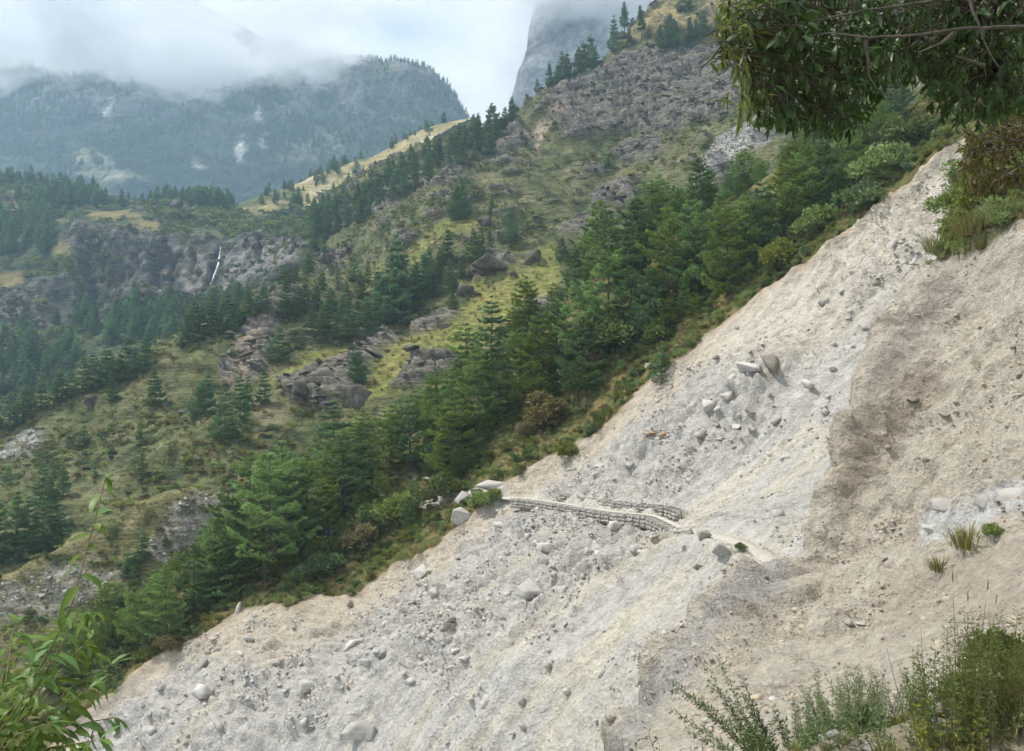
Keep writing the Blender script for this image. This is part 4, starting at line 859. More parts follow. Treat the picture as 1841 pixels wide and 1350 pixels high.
w = band * (A.edge > -110) * np.clip(0.25 - 1.2 * fbm(A.pos, 0.16, 3, seed=94), 0.03, 1) * (TD > 1.2) * (A.px > 420)
p, i = pick(A, w, 520, 42); n = len(p); gn_scatter('rim_brush', p, st_(n, .4, 1.0), st_(n, 0, 6.28), DRYB + BUSH[:1], label='brown dry brush between the rim shrubs')
w = band * (TD > 0.9) * (A.edge > -170)
p, i = pick(A, w, 6500, 43); n = len(p); gn_scatter('rim_grass', p, st_(n, .6, 1.4), st_(n, 0, 6.28), GR + GRD, label='long grass growing along the landslide rim')
w = (1 - HC.mead) * (1 - 0.85 * HC.rk) * (1 - HC.white) * np.clip(0.15 + 1.5 * fbm(HC.pos, 0.035, 4, seed=95), 0.02, 1)
p, i = pick(HC, w, 6500, 44, 0.5); n = len(p); gn_scatter('hillside_shrubs', p - [0, 0, 0.1], np.column_stack([st_(n, .7, 2.0), st_(n, .7, 2.0), st_(n, .6, 1.4)]), st_(n, 0, 6.28), LOWB, label='low shrubs dotting the far hillside')
w = (1 - HC.rk) * (1 - HC.white); p, i = pick(HC, w, 9000, 45, 0.5); n = len(p); gn_scatter('hillside_grass', p, st_(n, 1.0, 2.2), st_(n, 0, 6.28), GR + GRD, label='coarse grass tussocks over the far hillside')
p, i = pick(S, (1 - 0.8 * S.rk), 1500, 46, 0.3); n = len(p); gn_scatter('spur_shrubs', p, st_(n, .4, 1.1), st_(n, 0, 6.28), LOWB + GR, label='low scrub on the near spur of broken rock')
w = (1 - 0.75 * K.rk) * (1 - K.gt) * np.clip(0.3 + 1.4 * fbm(K.pos, 0.02, 3, seed=96), 0.02, 1)
p, i = pick(K, w, 3500, 47, 1.0); n = len(p); gn_scatter('ridge_scrub', p, st_(n, 1.4, 3.8), st_(n, 0, 6.28), LOWB[:2], label='dark scrub on the waterfall ridge')
w = B.vb; p, i = pick(B, w, 1500, 48, 0.2); n = len(p); gn_scatter('near_slope_grass', p, st_(n, .5, 1.3), st_(n, 0, 6.28), GR + GRD + BUSH[:1], label='rough grass at the top of the near slope')
print('shrubs', time.time() - T0)
# ================================================================ BOULDERS AND STONES
def boulder(L, x, y, wpx, mat, label, group=None, dims=(1, 0.8, 0.7), seed=None, sink=0.41, name='boulder', rot=None, sub=3, planes=12):
    p, i = L.q(x, y, 4); d = p @ FWD; s = wpx / F * d / 2.0
    sd = seed if seed is not None else int(x * 7 + y * 13) % 9973
    me = rock_mesh(name, sd, mat, np.array(dims) * s, sub, planes)
    r = rot if rot is not None else ((sd % 17) * 0.03 - 0.25, (sd % 13) * 0.03 - 0.2, (sd % 63) * 0.1)
    o = link(name, me, None, p + np.array([0, 0, s * dims[2] * (1 - 2 * sink)]) - 0.0 * L.n, r)
    tag(o, label, 'boulder', group); return o
P_, G_, BR, OR, DK = M_rock_pale, M_rock_grey, M_rock_brown, M_rock_orange, M_rock_dark
gb = 'boulders on the grey landslide face'
BL = [(948, 1074, 54, P_, 'largest pale boulder, alone in mid scree below the gabion wall', (1, .8, .72)),
      (1385, 656, 46, BR, 'big boulder with a dark brown face high on the slide', (1, .8, .85), 41),
      (1347, 664, 52, P_, 'flat white slab touching the dark brown boulder high on the slide', (1, .6, .35)),
      (1276, 735, 42, P_, 'rounded white boulder below the flat slab, middle of the upper slide', (1, .8, .65)),
      (1303, 712, 32, P_, 'white wedge of rock just uphill of the rounded white boulder', (1, .7, .6)),
      (1254, 735, 16, G_, 'small grey rock tucked beside the rounded white boulder', (1, .8, .6)),
      (1168, 782, 26, OR, 'flat orange boulder, biggest of three reddish rocks', (1, .8, .45)),
      (1193, 780, 19, OR, 'reddish rock next to the flat orange boulder', (1, .8, .55)),
      (1188, 794, 15, BR, 'small tan rock below the two reddish rocks', (1, .8, .6)),
      (1258, 655, 13, OR, 'little orange stone near the shrubs high on the slide', (.8, .7, 1)),
      (1561, 587, 42, G_, 'grey block perched on the edge where the near slope hides the slide', (1, .7, .5)),
      (1138, 993, 20, P_, 'round pale boulder to the right below the gabion wall', (1, .9, .9)),
      (1107, 948, 22, P_, 'pale rounded rock leaning against the foot of the gabion wall', (1, .9, .9)),
      (1096, 1003, 18, G_, 'low grey rock left of the round pale boulder', (1, .8, .6)),
      (983, 988, 34, P_, 'pale ledge block under the middle of the broken bedrock step', (1, .8, .6)),
      (987, 1012, 28, G_, 'grey block directly under the pale ledge block', (1, .8, .8)),
      (993, 1050, 18, G_, 'upright grey stone beside the largest pale boulder', (.7, .7, 1)),
      (872, 1267, 22, P_, 'round pale boulder low on the smooth scree', (1, .9, .9)),
      (935, 1262, 17, G_, 'dark-sided stone right of the low round pale boulder', (1, .8, .8)),
      (812, 1090, 38, P_, 'tilted pale slab in the broken ground left of the largest boulder', (1, .7, .4)),
      (788, 1068, 30, G_, 'grey rock above the tilted pale slab', (1, .8, .8)),
      (785, 1130, 26, G_, 'grey rock below the tilted pale slab', (1, .9, .9)),
      (758, 1034, 38, P_, 'cream block breaking out of the rim beside the brown grass', (1, .7, .6)),
      (634, 1160, 32, P_, 'pale blocky rock low in the left half of the slide', (1, .8, .7)),
      (652, 1200, 26, P_, 'pale rock below the blocky one in the left half of the slide', (.9, .8, .8)),
      (740, 1230, 22, P_, 'pale stone cluster rock in the lower middle scree', (1, .8, .6)),
      (368, 1246, 38, P_, 'wide white rock near the lower left of the slide', (1, .8, .7)),
      (555, 1238, 36, P_, 'white jointed rock beside the pale blocky ones', (1, .8, .7)),
      (645, 1306, 84, P_, 'long cracked slab of bedrock at the bottom of the slide', (1.0, .6, .45)),
      (668, 1322, 40, G_, 'grey wedge split from the long cracked slab at the bottom', (.6, .5, 1)),
      (272, 1318, 40, G_, 'long grey rock at the lower left foot of the slide', (1, .5, .5)),
      (392, 1302, 34, P_, 'pale rock right of the long grey rock at the slide foot', (1, .7, .6)),
      (368, 1190, 30, G_, 'flat grey rock under the rim grass at the lower left', (1, .6, .4)),
      (1232, 990, 12, G_, 'small stone below the end of the gabion wall', (1, .8, .8)),
      (1155, 735, 12, G_, 'small shaded stone above the reddish rocks', (1, .8, .6)),
      (1330, 745, 20, P_, 'pale stone right of the rounded white boulder', (1, .8, .5)),
      (1350, 748, 16, BR, 'brownish stone beside the pale one in the upper slide', (1, .8, .7)),
      (1320, 768, 26, P_, 'long pale stone pointing downhill in the upper slide', (1, .5, .5)),
      (1352, 770, 18, G_, 'square grey stone right of the long pale stone', (1, .9, .7)),
      (1270, 790, 14, G_, 'small grey stone in the lilac scree above the trail', (1, .9, .8)),
      (1145, 815, 26, P_, 'white stone below the orange boulder', (1, .7, .5)),
      (1125, 808, 20, P_, 'pale stone left of the white one below the orange boulder', (1, .8, .7)),
      (1085, 840, 30, P_, 'white flat rock nearest the upper gabion wall', (1, .6, .45)),
      (1130, 838, 30, G_, 'grey flat rock right of the white flat one above the trail', (1, .5, .4)),
      (1325, 588, 20, P_, 'pale slab close under the rim at mid height', (1, .5, .5)),
      (1475, 648, 26, P_, 'cream rock in the pocket left of the near slope edge', (1, .8, .6)),
      (1497, 664, 14, BR, 'brown stone beside the cream rock in the pocket', (1, .8, .7)),
      (1240, 958, 20, BR, 'brown rock at the end of the lower gabion wall', (.9, .8, 1)),
      (1262, 968, 26, G_, 'knobbly grey rock propping the trail beyond the wall', (1, .9, .9)),
      (1300, 1000, 50, G_, 'large grey block face below the trail beside the dark bush', (1, .7, .75)),
      (1478, 955, 20, G_, 'grey ledge rock above the trail where it meets the near slope', (1, .6, .5))]
for x, y, w_, m, lb, dm, *sd_ in BL: boulder(A, x, y, w_, m, lb, gb, dm, sub=3, seed=sd_[0] if sd_ else None)
for x, y, w_, m, lb, dm in ((830, 899, 30, P_, 'pale round boulder at the trailside among bushes', (1, .9, .9)),
                            (834, 932, 42, P_, 'speckled white boulder just below the trail before the wall', (1, .9, 1)),
                            (884, 880, 60, P_, 'great tilted slab over the trail at the start of the wall', (1.1, .6, .45)),
                            (856, 895, 30, DK, 'dark cleft rock between the trailside boulders', (.8, .7, 1)),
                            (770, 862, 18, P_, 'small pale stone in the grass above the trail', (1, .7, .5)),
                            (848, 703, 22, P_, 'white stone showing between the pines above the trail', (1, .6, .4)),
                            (1165, 660, 14, P_, 'small white stone at the rim halfway up', (1, .8, .8)),
                            (428, 1100, 22, P_, 'pointed white stone on the rim below the bare-trunked pine', (.6, .5, 1.2))):
    boulder(A, x, y, w_, m, lb, 'rocks beside the trail and rim', dm)
for x, y, w_, m, lb, dm in ((1612, 735, 26, BR, 'brown ledge rock jutting from the near slope', (1, .8, .6)), (1640, 722, 26, BR, 'tan rock between the ledge rock and the white-veined slab', (1, .8, .5)),
                            (1681, 722, 30, P_, 'white-veined grey slab on the near slope', (1, .7, .5)), (1695, 746, 28, BR, 'flat tan rock below the white-veined slab', (1, .7, .35)),
                            (1545, 1123, 32, P_, 'flat white rock lying on the near slope below the trail', (1, .6, .35)), (1530, 1118, 22, G_, 'grey hump of rock behind the flat white one', (1, .8, .6)),
                            (1590, 1008, 18, G_, 'dark stone under the trail on the near slope', (1, .7, .5)),
                            (1830, 680, 20, BR, 'tan rock at the right edge of the picture', (1, .8, .6)), (1765, 905, 40, G_, 'shattered dark grey rock in the white band', (1, .7, .6)),
                            (1700, 912, 50, G_, 'shattered grey ledge at the lower end of the white band', (1.1, .7, .6)), (1825, 890, 50, P_, 'shattered white rock at the upper end of the white band', (1, .7, .7)), (1670, 950, 28, P_, 'white broken rock at the foot of the white band', (1, .7, .6))):
    boulder(B, x, y, w_, m, lb, 'rocks on the near slope', dm)
for x, y, w_, m, lb, dm in ((956, 470, 44, DK, 'dark overhanging boulder on the mossy knoll', (1, .9, .75)), (882, 482, 74, DK, 'long domed rock beside the dark overhanging boulder', (1, .7, .45)), (925, 498, 20, DK, 'small black rock below the two domed rocks', (1, .9, .9)),
                            (838, 528, 36, DK, 'dark boulder beside the small meadow pine', (1, .9, .7)), (800, 588, 24, DK, 'flat brown-grey stone lying in the yellow meadow', (1, .6, .5)), (594, 470, 50, DK, 'black overhang of rock above the belt of pines', (1, .7, .5)),
                            (606, 622, 24, DK, 'brown rock with a dark hollow under the pines', (1, .8, .7)), (162, 730, 30, DK, 'dark boulder by the bluish pine near the spur crest', (1, .8, .9)), (735, 628, 30, DK, 'grey rock at the upper left of the meadow', (1, .8, .5)),
                            (790, 642, 60, DK, 'grey broken outcrop in the lower meadow', (1, .7, .5)), (825, 660, 34, DK, 'black end of the broken outcrop in the lower meadow', (.8, .8, 1)), (870, 405, 26, DK, 'dark rock behind the bare-trunked pine', (1, .8, .8)),
                            (540, 705, 60, DK, 'dark jagged outcrop beside the pine at the scar foot', (1, .7, .6)), (645, 725, 56, DK, 'steep grey outcrop above the lower stand', (.8, .7, 1)), (575, 655, 26, DK, 'little dark rock in the narrow grass strip', (1, .6, .5)), (360, 825, 20, DK, 'grey rock on the brown slope', (1, .8, .6)),
                            (330, 740, 22, DK, 'flat stone below the halfway pine', (1, .7, .4)), (118, 945, 26, G_, 'grey rock under the dark group of pines', (.9, .8, 1)), (820, 325, 44, DK, 'dark cave-like hollow rock under the red slab', (1, .6, .4))):
    boulder(HC, x, y, w_, m, lb, 'rock outcrops on the far hillside', dm, sink=0.35)
# smaller loose stones of the slide: single things, alike
SM = [rock_mesh('stone', 700 + q, m, dm, 2, 10) for q, (m, dm) in enumerate(((P_, (1, .8, .6)), (P_, (1, .7, .7)), (G_, (1, .8, .6)), (G_, (.9, .9, .7)), (P_, (1, .55, .4)), (BR, (1, .8, .6))))]
w = A.face * (A.edge > 12) * (0.15 + A.rough) * np.clip(0.4 + 1.5 * fbm(A.pos, 0.12, 3, seed=97), 0.02, 1) * (TD > 1.8) * (A.d > 45)
p, idx = pick(A, w, 190, 51, 0.1)
for q in range(len(p)):
    lo = A.px[idx[q]] < 1000
    o = bpy.data.objects.new('loose_stone', SM[q % 6]); COL.objects.link(o); s = float(g.uniform(0.32, 0.62) if g.random() < 0.75 else g.uniform(0.6, 0.95)); o.scale = (s, s, s)
    o.location = p[q] + [0, 0, s * 0.25]; o.rotation_euler = (g.uniform(-.5, .5), g.uniform(-.5, .5), g.uniform(0, 6.28))
    below = A.py[idx[q]] > line_y(np.array([A.px[idx[q]]]), TRAIL_PX)[0]; ax_ = A.px[idx[q]]
    wh = (('under the broken bedrock step' if ax_ > 850 else 'left of the tilted slab' if ax_ > 600 else 'low in the scree near the slide foot') if below else ('around the reddish rocks' if ax_ < 1230 else 'around the rounded white boulder' if ax_ < 1430 else 'near the head of the slide'))
    tag(o, 'loose %s stone %s' % (('pale blocky', 'pale', 'grey', 'dark grey stubby', 'flat pale', 'tan')[q % 6], wh), 'stone', 'loose stones of the landslide')
# rubble too small to pick apart
SG = [rock_mesh('pebble', 720 + q, m, dm, 1, 8) for q, (m, dm) in enumerate(((P_, (1, .8, .6)), (P_, (1, .7, .5)), (P_, (.9, .8, .6)), (P_, (.9, .9, .7)), (noise_mat('tan_rubble', (0.36, 0.31, 0.25), (0.47, 0.41, 0.34), 2.0), (1, .8, .6))))]
w = A.face * (A.edge > 4) * (0.12 + A.rough) * np.clip(0.35 + 1.4 * fbm(A.pos, 0.2, 4, seed=98), 0.02, 1) * (TD > 0.8) * (1 / (A.d / 80) ** 1.2)
w = A.face * (A.edge > 4) * (0.05 + A.rough) * np.clip(-0.05 + 2.4 * fbm(A.pos, 0.13, 4, 0.6, seed=98), 0.004, 1) * (TD > 0.8) / (np.maximum(A.d, 1) / 80); p, i = pick(A, w, 15000, 52, 0.2); n = len(p); sz = np.exp(g.normal(-2.4, 0.6, n)).clip(0.05, 0.5)
gn_scatter('slide_rubble', p + np.column_stack([0 * sz, 0 * sz, sz * 0.2]), sz, st_(n, 0, 6.28), SG, np.column_stack([st_(n, -.6, .6), st_(n, -.6, .6)]), label='grey rubble strewn over the landslide face')
stx = np.column_stack([A.pos[:, :2] @ CROSS, (A.pos[:, :2] @ FALL) * 0.08, 0 * A.d])
w = A.face * (A.edge > 30) * (1 - 0.7 * A.rough) * np.clip(fbm(stx, 0.45, 3, seed=99) * 2 + 0.25, 0.0, 1) * (1 / (A.d / 60) ** 1.5)
p, i = pick(A, w, 15000, 53, 0.2); n = len(p); sz = np.exp(g.normal(-3.0, 0.4, n)).clip(0.03, 0.16)
gn_scatter('scree_gravel', p + np.column_stack([0 * sz, 0 * sz, sz * 0.2]), sz, st_(n, 0, 6.28), SG, np.column_stack([st_(n, -.6, .6), st_(n, -.6, .6)]), label='fine scree running in streaks down the slide')
w = (1 - B.vb) * np.clip(-0.05 + 2.2 * fbm(B.pos, 0.25, 4, seed=100), 0.006, 1) * (B.d > 13) * (1 / (np.maximum(B.d, 1) / 40) ** 0.5) * (BTD > 0.5)
p, i = pick(B, w, 8000, 54, 0.1); n = len(p); sz = np.exp(g.normal(-3.1, 0.55, n)).clip(0.02, 0.2)
SB = [rock_mesh('clod', 730 + q, m, dm, 1, 8) for q, (m, dm) in enumerate(((BR, (1, .8, .6)), (noise_mat('earth_clod', (0.36, 0.295, 0.22), (0.46, 0.385, 0.295), 2.0), (1, .9, .7)), (MATS['earth_clod'], (1, .7, .6)), (MATS['earth_clod'], (.8, .9, .7)), (P_, (1, .8, .6))))]
gn_scatter('near_slope_rubble', p, sz, st_(n, 0, 6.28), SB, np.column_stack([st_(n, -.6, .6), st_(n, -.6, .6)]), label='clods and small stones on the near slope')
SH = [rock_mesh('crag', 740 + q, m, dm, 2, 8, 0.09) for q, (m, dm) in enumerate(((DK, (1, .8, .6)), (DK, (1, .6, .8)), (noise_mat('crag_rock', (0.115, 0.098, 0.074), (0.21, 0.183, 0.143), 0.7, 0.92, 0.7, 0.2), (1, .8, .5)), (MATS['crag_rock'], (1, .6, .4))))]
w = HC.rk * (1 - HC.white) * np.clip(0.2 + 1.3 * fbm(HC.pos, 0.1, 3, seed=101), 0.02, 1); p, i = pick(HC, w, 2600, 55, 0.4); n = len(p); sz = np.exp(g.normal(-0.25, 0.45, n)).clip(0.3, 2.4)
gn_scatter('hillside_crags', p, np.column_stack([sz * 1.7, sz * 1.2, sz * 0.55]), st_(n, 0, 6.28), SH, np.column_stack([st_(n, -.4, .4), st_(n, -.4, .4)]), label='broken ledges of rock across the far hillside')
w = K.rk * np.clip(0.2 + 1.3 * fbm(K.pos, 0.06, 3, seed=102), 0.02, 1); p, i = pick(K, w, 900, 56, 0.6); n = len(p); sz = np.exp(g.normal(0.45, 0.5, n)).clip(0.6, 5)
gn_scatter('cliff_crags', p, np.column_stack([sz, sz, sz * 1.5]), st_(n, 0, 6.28), SH, np.column_stack([st_(n, -.3, .3), st_(n, -.3, .3)]), label='jutting blocks on the waterfall cliffs')
w = HC.white + 0.0; p, i = pick(HC, w, 1800, 57, 0.4); n = len(p); gn_scatter('pale_scree', p, np.exp(g.normal(-1.1, 0.5, n)).clip(0.2, 1.1), st_(n, 0, 6.28), SH[2:] + [SM[2], SM[0], SM[5]], np.column_stack([st_(n, -.5, .5), st_(n, -.5, .5)]), label='pale boulder scree in the hillside chutes')
w = S.rk + 0.0; p, i = pick(S, w, 700, 58, 0.3); n = len(p); gn_scatter('spur_rubble', p, np.exp(g.normal(-1.5, 0.5, n)).clip(0.1, 0.7), st_(n, 0, 6.28), SH[3:] + [SM[2], SM[0], SM[4]], np.column_stack([st_(n, -.5, .5), st_(n, -.5, .5)]), label='broken rock on the near spur')
print('rocks', time.time() - T0)

# ================================================================ TRAIL AND GABION WALLS
M_path = noise_mat('trodden_path', (0.40, 0.365, 0.315), (0.49, 0.45, 0.39), 2.0, 0.95, 0.5, 0.05, coord='Object')
def ribbon(name, pl, half, lift, mat):
    pl = resample(pl, 0.5); tg = np.gradient(pl[:, :2], axis=0); tg = unit(tg); nr = np.column_stack([-tg[:, 1], tg[:, 0]]); gg = np.random.default_rng(3)
    hw = half * (1 + 0.45 * fbm(pl, 0.35, 3)); rows = []
    for f in (-1, -0.5, 0, 0.5, 1):
        rows.append(np.column_stack([pl[:, :2] + nr * (hw * f)[:, None], pl[:, 2] + lift + 0.03 * (1 - f * f) + 0.05 * fbm(pl + f * 3, 1.3, 2) - (0.30 if abs(f) == 1 else 0)]))
    v = np.stack(rows, 1).reshape(-1, 3); n = len(pl); i = np.arange(n - 1)[:, None] * 5; j = np.arange(4)[None]
    f = np.stack([i + j, i + j + 1, i + j + 6, i + j + 5], -1).reshape(-1, 4)
    o = link(name, mesh_from(name, v, f, mat)); tag(o, kind='structure'); return o
tpx = project(trail_f)[0]; ribbon('footpath', trail_f[(tpx > 800) & (tpx < 1275)], 0.5, 0.03, M_path); ribbon('footpath', trail_f[(tpx >= 1240) & (tpx < 1425)], 1.0, 0.08, M_path); 0
pth = np.array([A.q(x, y, 5)[0] for x, y in [(640, 938), (655, 935), (700, 905), (690, 885), (672, 872), (660, 868)]]); ribbon('footpath', pth, 0.7, 0.12, M_path)
M_stone = noise_mat('wall_stone', (0.33, 0.305, 0.272), (0.43, 0.40, 0.36), 3.0, 0.9, 0.6, 0.05)
M_wire = noise_mat('rusty_wire', (0.16, 0.13, 0.11), (0.24, 0.20, 0.17), 8.0, 0.7, 0.2, 0.01)
M_core = noise_mat('wall_core', (0.30, 0.28, 0.255), (0.38, 0.355, 0.325), 3.0, 0.95, 0.5, 0.05)
STN = [round_rock_mesh('stone', 760 + q, M_stone, (0.5, 0.42, 0.46), 2, 9, 0.03) for q in range(6)]
def boxv(c, h, ax):
    s = np.array([(x, y, z) for x in (-1, 1) for y in (-1, 1) for z in (-1, 1)]) * h
    return np.array(c) + s @ np.array(ax), np.array([(0, 1, 3, 2), (4, 6, 7, 5), (0, 4, 5, 1), (2, 3, 7, 6), (0, 2, 6, 4), (1, 5, 7, 3)])
def gabion_wall(pl, side, hgt, rows, label, blen=1.7, keep=300, off=1.15, base_up=0.0):
    face_s = 1 if base_up == 0 else -1
    pl = np.asarray(pl); L = np.concatenate([[0], np.cumsum(np.linalg.norm(np.diff(pl[:, :2], axis=0), axis=1))]); nb = int(L[-1] / blen)
    root = bpy.data.objects.new('gabion_wall', None); COL.objects.link(root); root.location = pl[len(pl) // 2]; tag(root, label, 'gabion wall', 'gabion walls holding the trail', 'thing')
    bpy.context.view_layer.update(); loc = np.array(root.location); cnt = 0; gg = np.random.default_rng(77)
    order = list(range(nb))[::-1]                                   # nearest end last in list = start from the near end
    for b in order:
        q = [np.array([np.interp(s_, L, pl[:, k]) for k in range(3)]) for s_ in (b * blen, (b + 1) * blen)]
        t = q[1] - q[0]; ln = np.linalg.norm(t[:2]); tx = np.array([t[0], t[1], 0]) / ln; nr = np.array([-tx[1], tx[0], 0]) * side
        mid = (q[0] + q[1]) / 2 + nr * off - loc; ax = (np.array([t[0], t[1], t[2]]) / np.linalg.norm(t), nr, np.array([0, 0, 1.0])); hw = 0.45
        hh = hgt * gg.uniform(0.93, 1.06); cz = mid + np.array([0, 0, base_up - hh / 2 if base_up == 0 else hh / 2])
        bars = []
        r = 0.017
        for sz in (-1, 1):
            for sy in (-1, 1): bars.append(boxv(cz + ax[1] * sy * (hw + 0.03) + ax[2] * sz * hh / 2, (ln / 2 - 0.005, r, r), ax))
        for sx in (-0.985, 0.985):
            for sy in (-1, 1): bars.append(boxv(cz + ax[0] * sx * ln / 2 + ax[1] * sy * (hw + 0.045), (r, r, hh / 2 - 0.03), ax))
            bars.append(boxv(cz + ax[0] * sx * ln / 2 + ax[2] * (hh / 2 + 0.022), (r, hw, r), ax))
        bk = link('basket', mesh_from('basket', *join(bars), M_wire, flat=True), root)
        link('core', mesh_from('core', *boxv(cz, (ln / 2 - 0.02, hw - 0.16, hh / 2 - 0.05), ax), M_core, flat=True), bk)
        ncol = 4; st = []
        for c in range(ncol):
            for k in range(rows):
                cc = cz + ax[0] * ((c + 0.5 + 0.5 * (k % 2) - 0.25 + gg.uniform(-.22, .22)) / ncol - 0.5) * ln + ax[1] * ((hw - 0.16) * face_s + gg.uniform(-.05, .05)) + ax[2] * ((k + 0.5 + gg.uniform(-.16, .16)) / rows - 0.5) * hh
                s = np.array([ln / ncol * gg.uniform(0.75, 1.2), 0.42, hh / rows * gg.uniform(0.75, 1.2)]); st.append((cc, s, math.atan2(tx[1], tx[0]), gg.integers(0, 6), gg.uniform(-.2, .2)))
        if cnt + len(st) <= keep:
            for cc, s, a, kk, ty in st:
                o = bpy.data.objects.new('stone', STN[kk]); COL.objects.link(o); o.parent = bk; o.location = cc; o.scale = s * 1.16; o.rotation_euler = (0, ty, a)
            cnt += len(st)
        else:
            parts = []
            v0, f0 = ICO[1]
            for cc, s, a, kk, ty in st:
                rm = np.array([[math.cos(a), -math.sin(a), 0], [math.sin(a), math.cos(a), 0], [0, 0, 1]]); parts.append((cc + (v0 * s * 0.5) @ rm.T, f0))
            tag(link('stones', mesh_from('stones', *join(parts), M_stone, flat=True), bk), kind='stuff')
    return root
i0 = [k for k, q in enumerate(TRAIL_PX) if q[0] == 930][0]; i1 = [k for k, q in enumerate(TRAIL_PX) if q[0] == 1240][0]
seg = trail_f[(tpx > 930) & (tpx < 1240)]
def trim(pl, a, b):
    f = resample(pl, 0.3); n = len(f); return f[int(n * a):int(n * b)]
tgd = trail[i1] - trail[i0]; side_down = 1 if (-tgd[1] * FALL[0] + tgd[0] * FALL[1]) > 0 else -1
gabion_wall(trim(seg, 0.0, 1.0), side_down, 1.25, 3, 'long lower gabion wall holding up the outer edge of the trail', 1.75, 300, 0.95)
gabion_wall(trim(seg, 0.18, 0.84), -side_down, 1.05, 3, 'low upper gabion wall along the inner edge of the trail', 1.75, 300, 1.15, base_up=1)
print('walls', time.time() - T0)

# ---- waterfall
M_fall = noise_mat('falling_water', (0.66, 0.70, 0.72), (0.82, 0.84, 0.85), 0.6, 0.5, 0.4, 0.2)
wp = [K.q(x, y, 3)[0] for x, y in ((402, 448), (400, 462), (397, 478), (393, 492), (388, 505), (382, 516), (376, 527), (371, 537))]
wv, wf = tube(resample(np.array(wp) + np.array([0, -4.5, 0.5]), 1.5), 0.5, 6); wv = wv + 0.5 * np.column_stack([fbm(wv, 0.4, 2, seed=1), fbm(wv, 0.4, 2, seed=2), 0 * wv[:, 0]])
tag(link('waterfall', mesh_from('waterfall', wv, wf, M_fall)), 'thin white waterfall running down the left-hand cliff', 'waterfall')

# ---- single bushes that stand out
def px_bush(L, x, y, wpx, me, label, name='bush', cat='bush', group=None, sc=(1, 1, 1)):
    p, i = L.q(x, y, 4); d = p @ FWD; s = wpx / F * d / 2.0
    o = link(name, me, None, p, (0, 0, (x * 0.37) % 6.28), (s * sc[0], s * sc[1], s * sc[2])); tag(o, label, cat, group); return o
BIGB = [bush_mesh('bush', 650 + q, 2200, 0.15, (1, 1, .85), 9, m) for q, m in enumerate((M_bush, M_bush_dark, M_dry))]
for x, y, w_, k, lb in ((1332, 992, 26, 1, 'small dark green bush hanging on the trail edge above the grey block'), (1016, 826, 62, 0, 'olive bush left on an islet of turf above the gabion wall'), (866, 915, 60, 0, 'bright green bush between the white boulder and the wall'),
                        (795, 905, 80, 1, 'wide dark bush on the trailside before the boulders'), (805, 872, 56, 0, 'leafy green bush above the trailside stones'), (575, 1040, 76, 1, 'round dark leafy bush at the rim under the umbrella pine'),
                        (1000, 765, 100, 2, 'broad brown bush on the rim grass above the slide'), (945, 788, 60, 2, 'brown bush downhill of the broad brown one'), (1110, 640, 120, 1, 'large domed green bush at the rim halfway up'), (1180, 610, 70, 0, 'yellow-green bush beside the large domed one'),
                        (1060, 690, 70, 0, 'green bush below the large domed one'), (310, 1168, 50, 2, 'tan tussocky bush at the lowest rim edge'), (205, 1210, 70, 1, 'dark bush under the lowest layered pine'), (1400, 480, 90, 0, 'yellow-green thicket at the rim under the upper pines'),
                        (1480, 420, 90, 0, 'yellow-green thicket next uphill along the rim'), (1545, 380, 90, 1, 'dark tangled bush where the rim steepens'), (1600, 320, 110, 0, 'leafy thicket near the head of the slide'), (1650, 270, 110, 1, 'dark leafy thicket at the head of the slide'),
                        (1540, 300, 100, 0, 'green thicket beneath the hanging leaves'), (720, 935, 90, 0, 'green bush on the slope below the trail'), (660, 985, 90, 2, 'brownish bush low on the slope below the trail'), (890, 900, 40, 0, 'tuft of bush at the very start of the gabion wall'), (580, 1000, 70, 0, 'pale green shrub beside the round dark bush')):
    px_bush(A, x, y, w_, BIGB[k], lb, group='bushes along the landslide rim')
GT = [grass_mesh('tall_grass', 660 + q, 160, 1.0, 0.35, 0.014, M_grass, 0.75) for q in range(2)]
for x, y, w_, k, lb, me in ((1690, 455, 80, 1, 'feathery grass clump overhanging the lip of the near slope', 'g'), (1750, 425, 90, 1, 'big grass clump second from the lip of the near slope', 'g'), (1800, 400, 90, 1, 'grass clump at the right edge, top of the near slope', 'g'), (1720, 385, 90, 0, 'green bush behind the grass clumps of the near slope', 'b'), (1790, 340, 130, 0, 'wide green bush below the brown leaves', 'b'),
                            (1735, 990, 90, 1, 'pale grass clump on the near slope under the white rock', 'g'), (1690, 1030, 60, 1, 'thin grass clump below the pale one on the near slope', 'g'), (1780, 975, 50, 0, 'small green plant by the white rock band', 'b')):
    px_bush(B, x, y, w_, GT[k] if me == 'g' else BIGB[k], lb, 'grass_clump' if me == 'g' else 'bush', 'grass clump' if me == 'g' else 'bush', 'clumps growing on the near slope', (1.6, 1.6, 1.1) if me == 'g' else (1, 1, 1))
print('bushes', time.time() - T0)
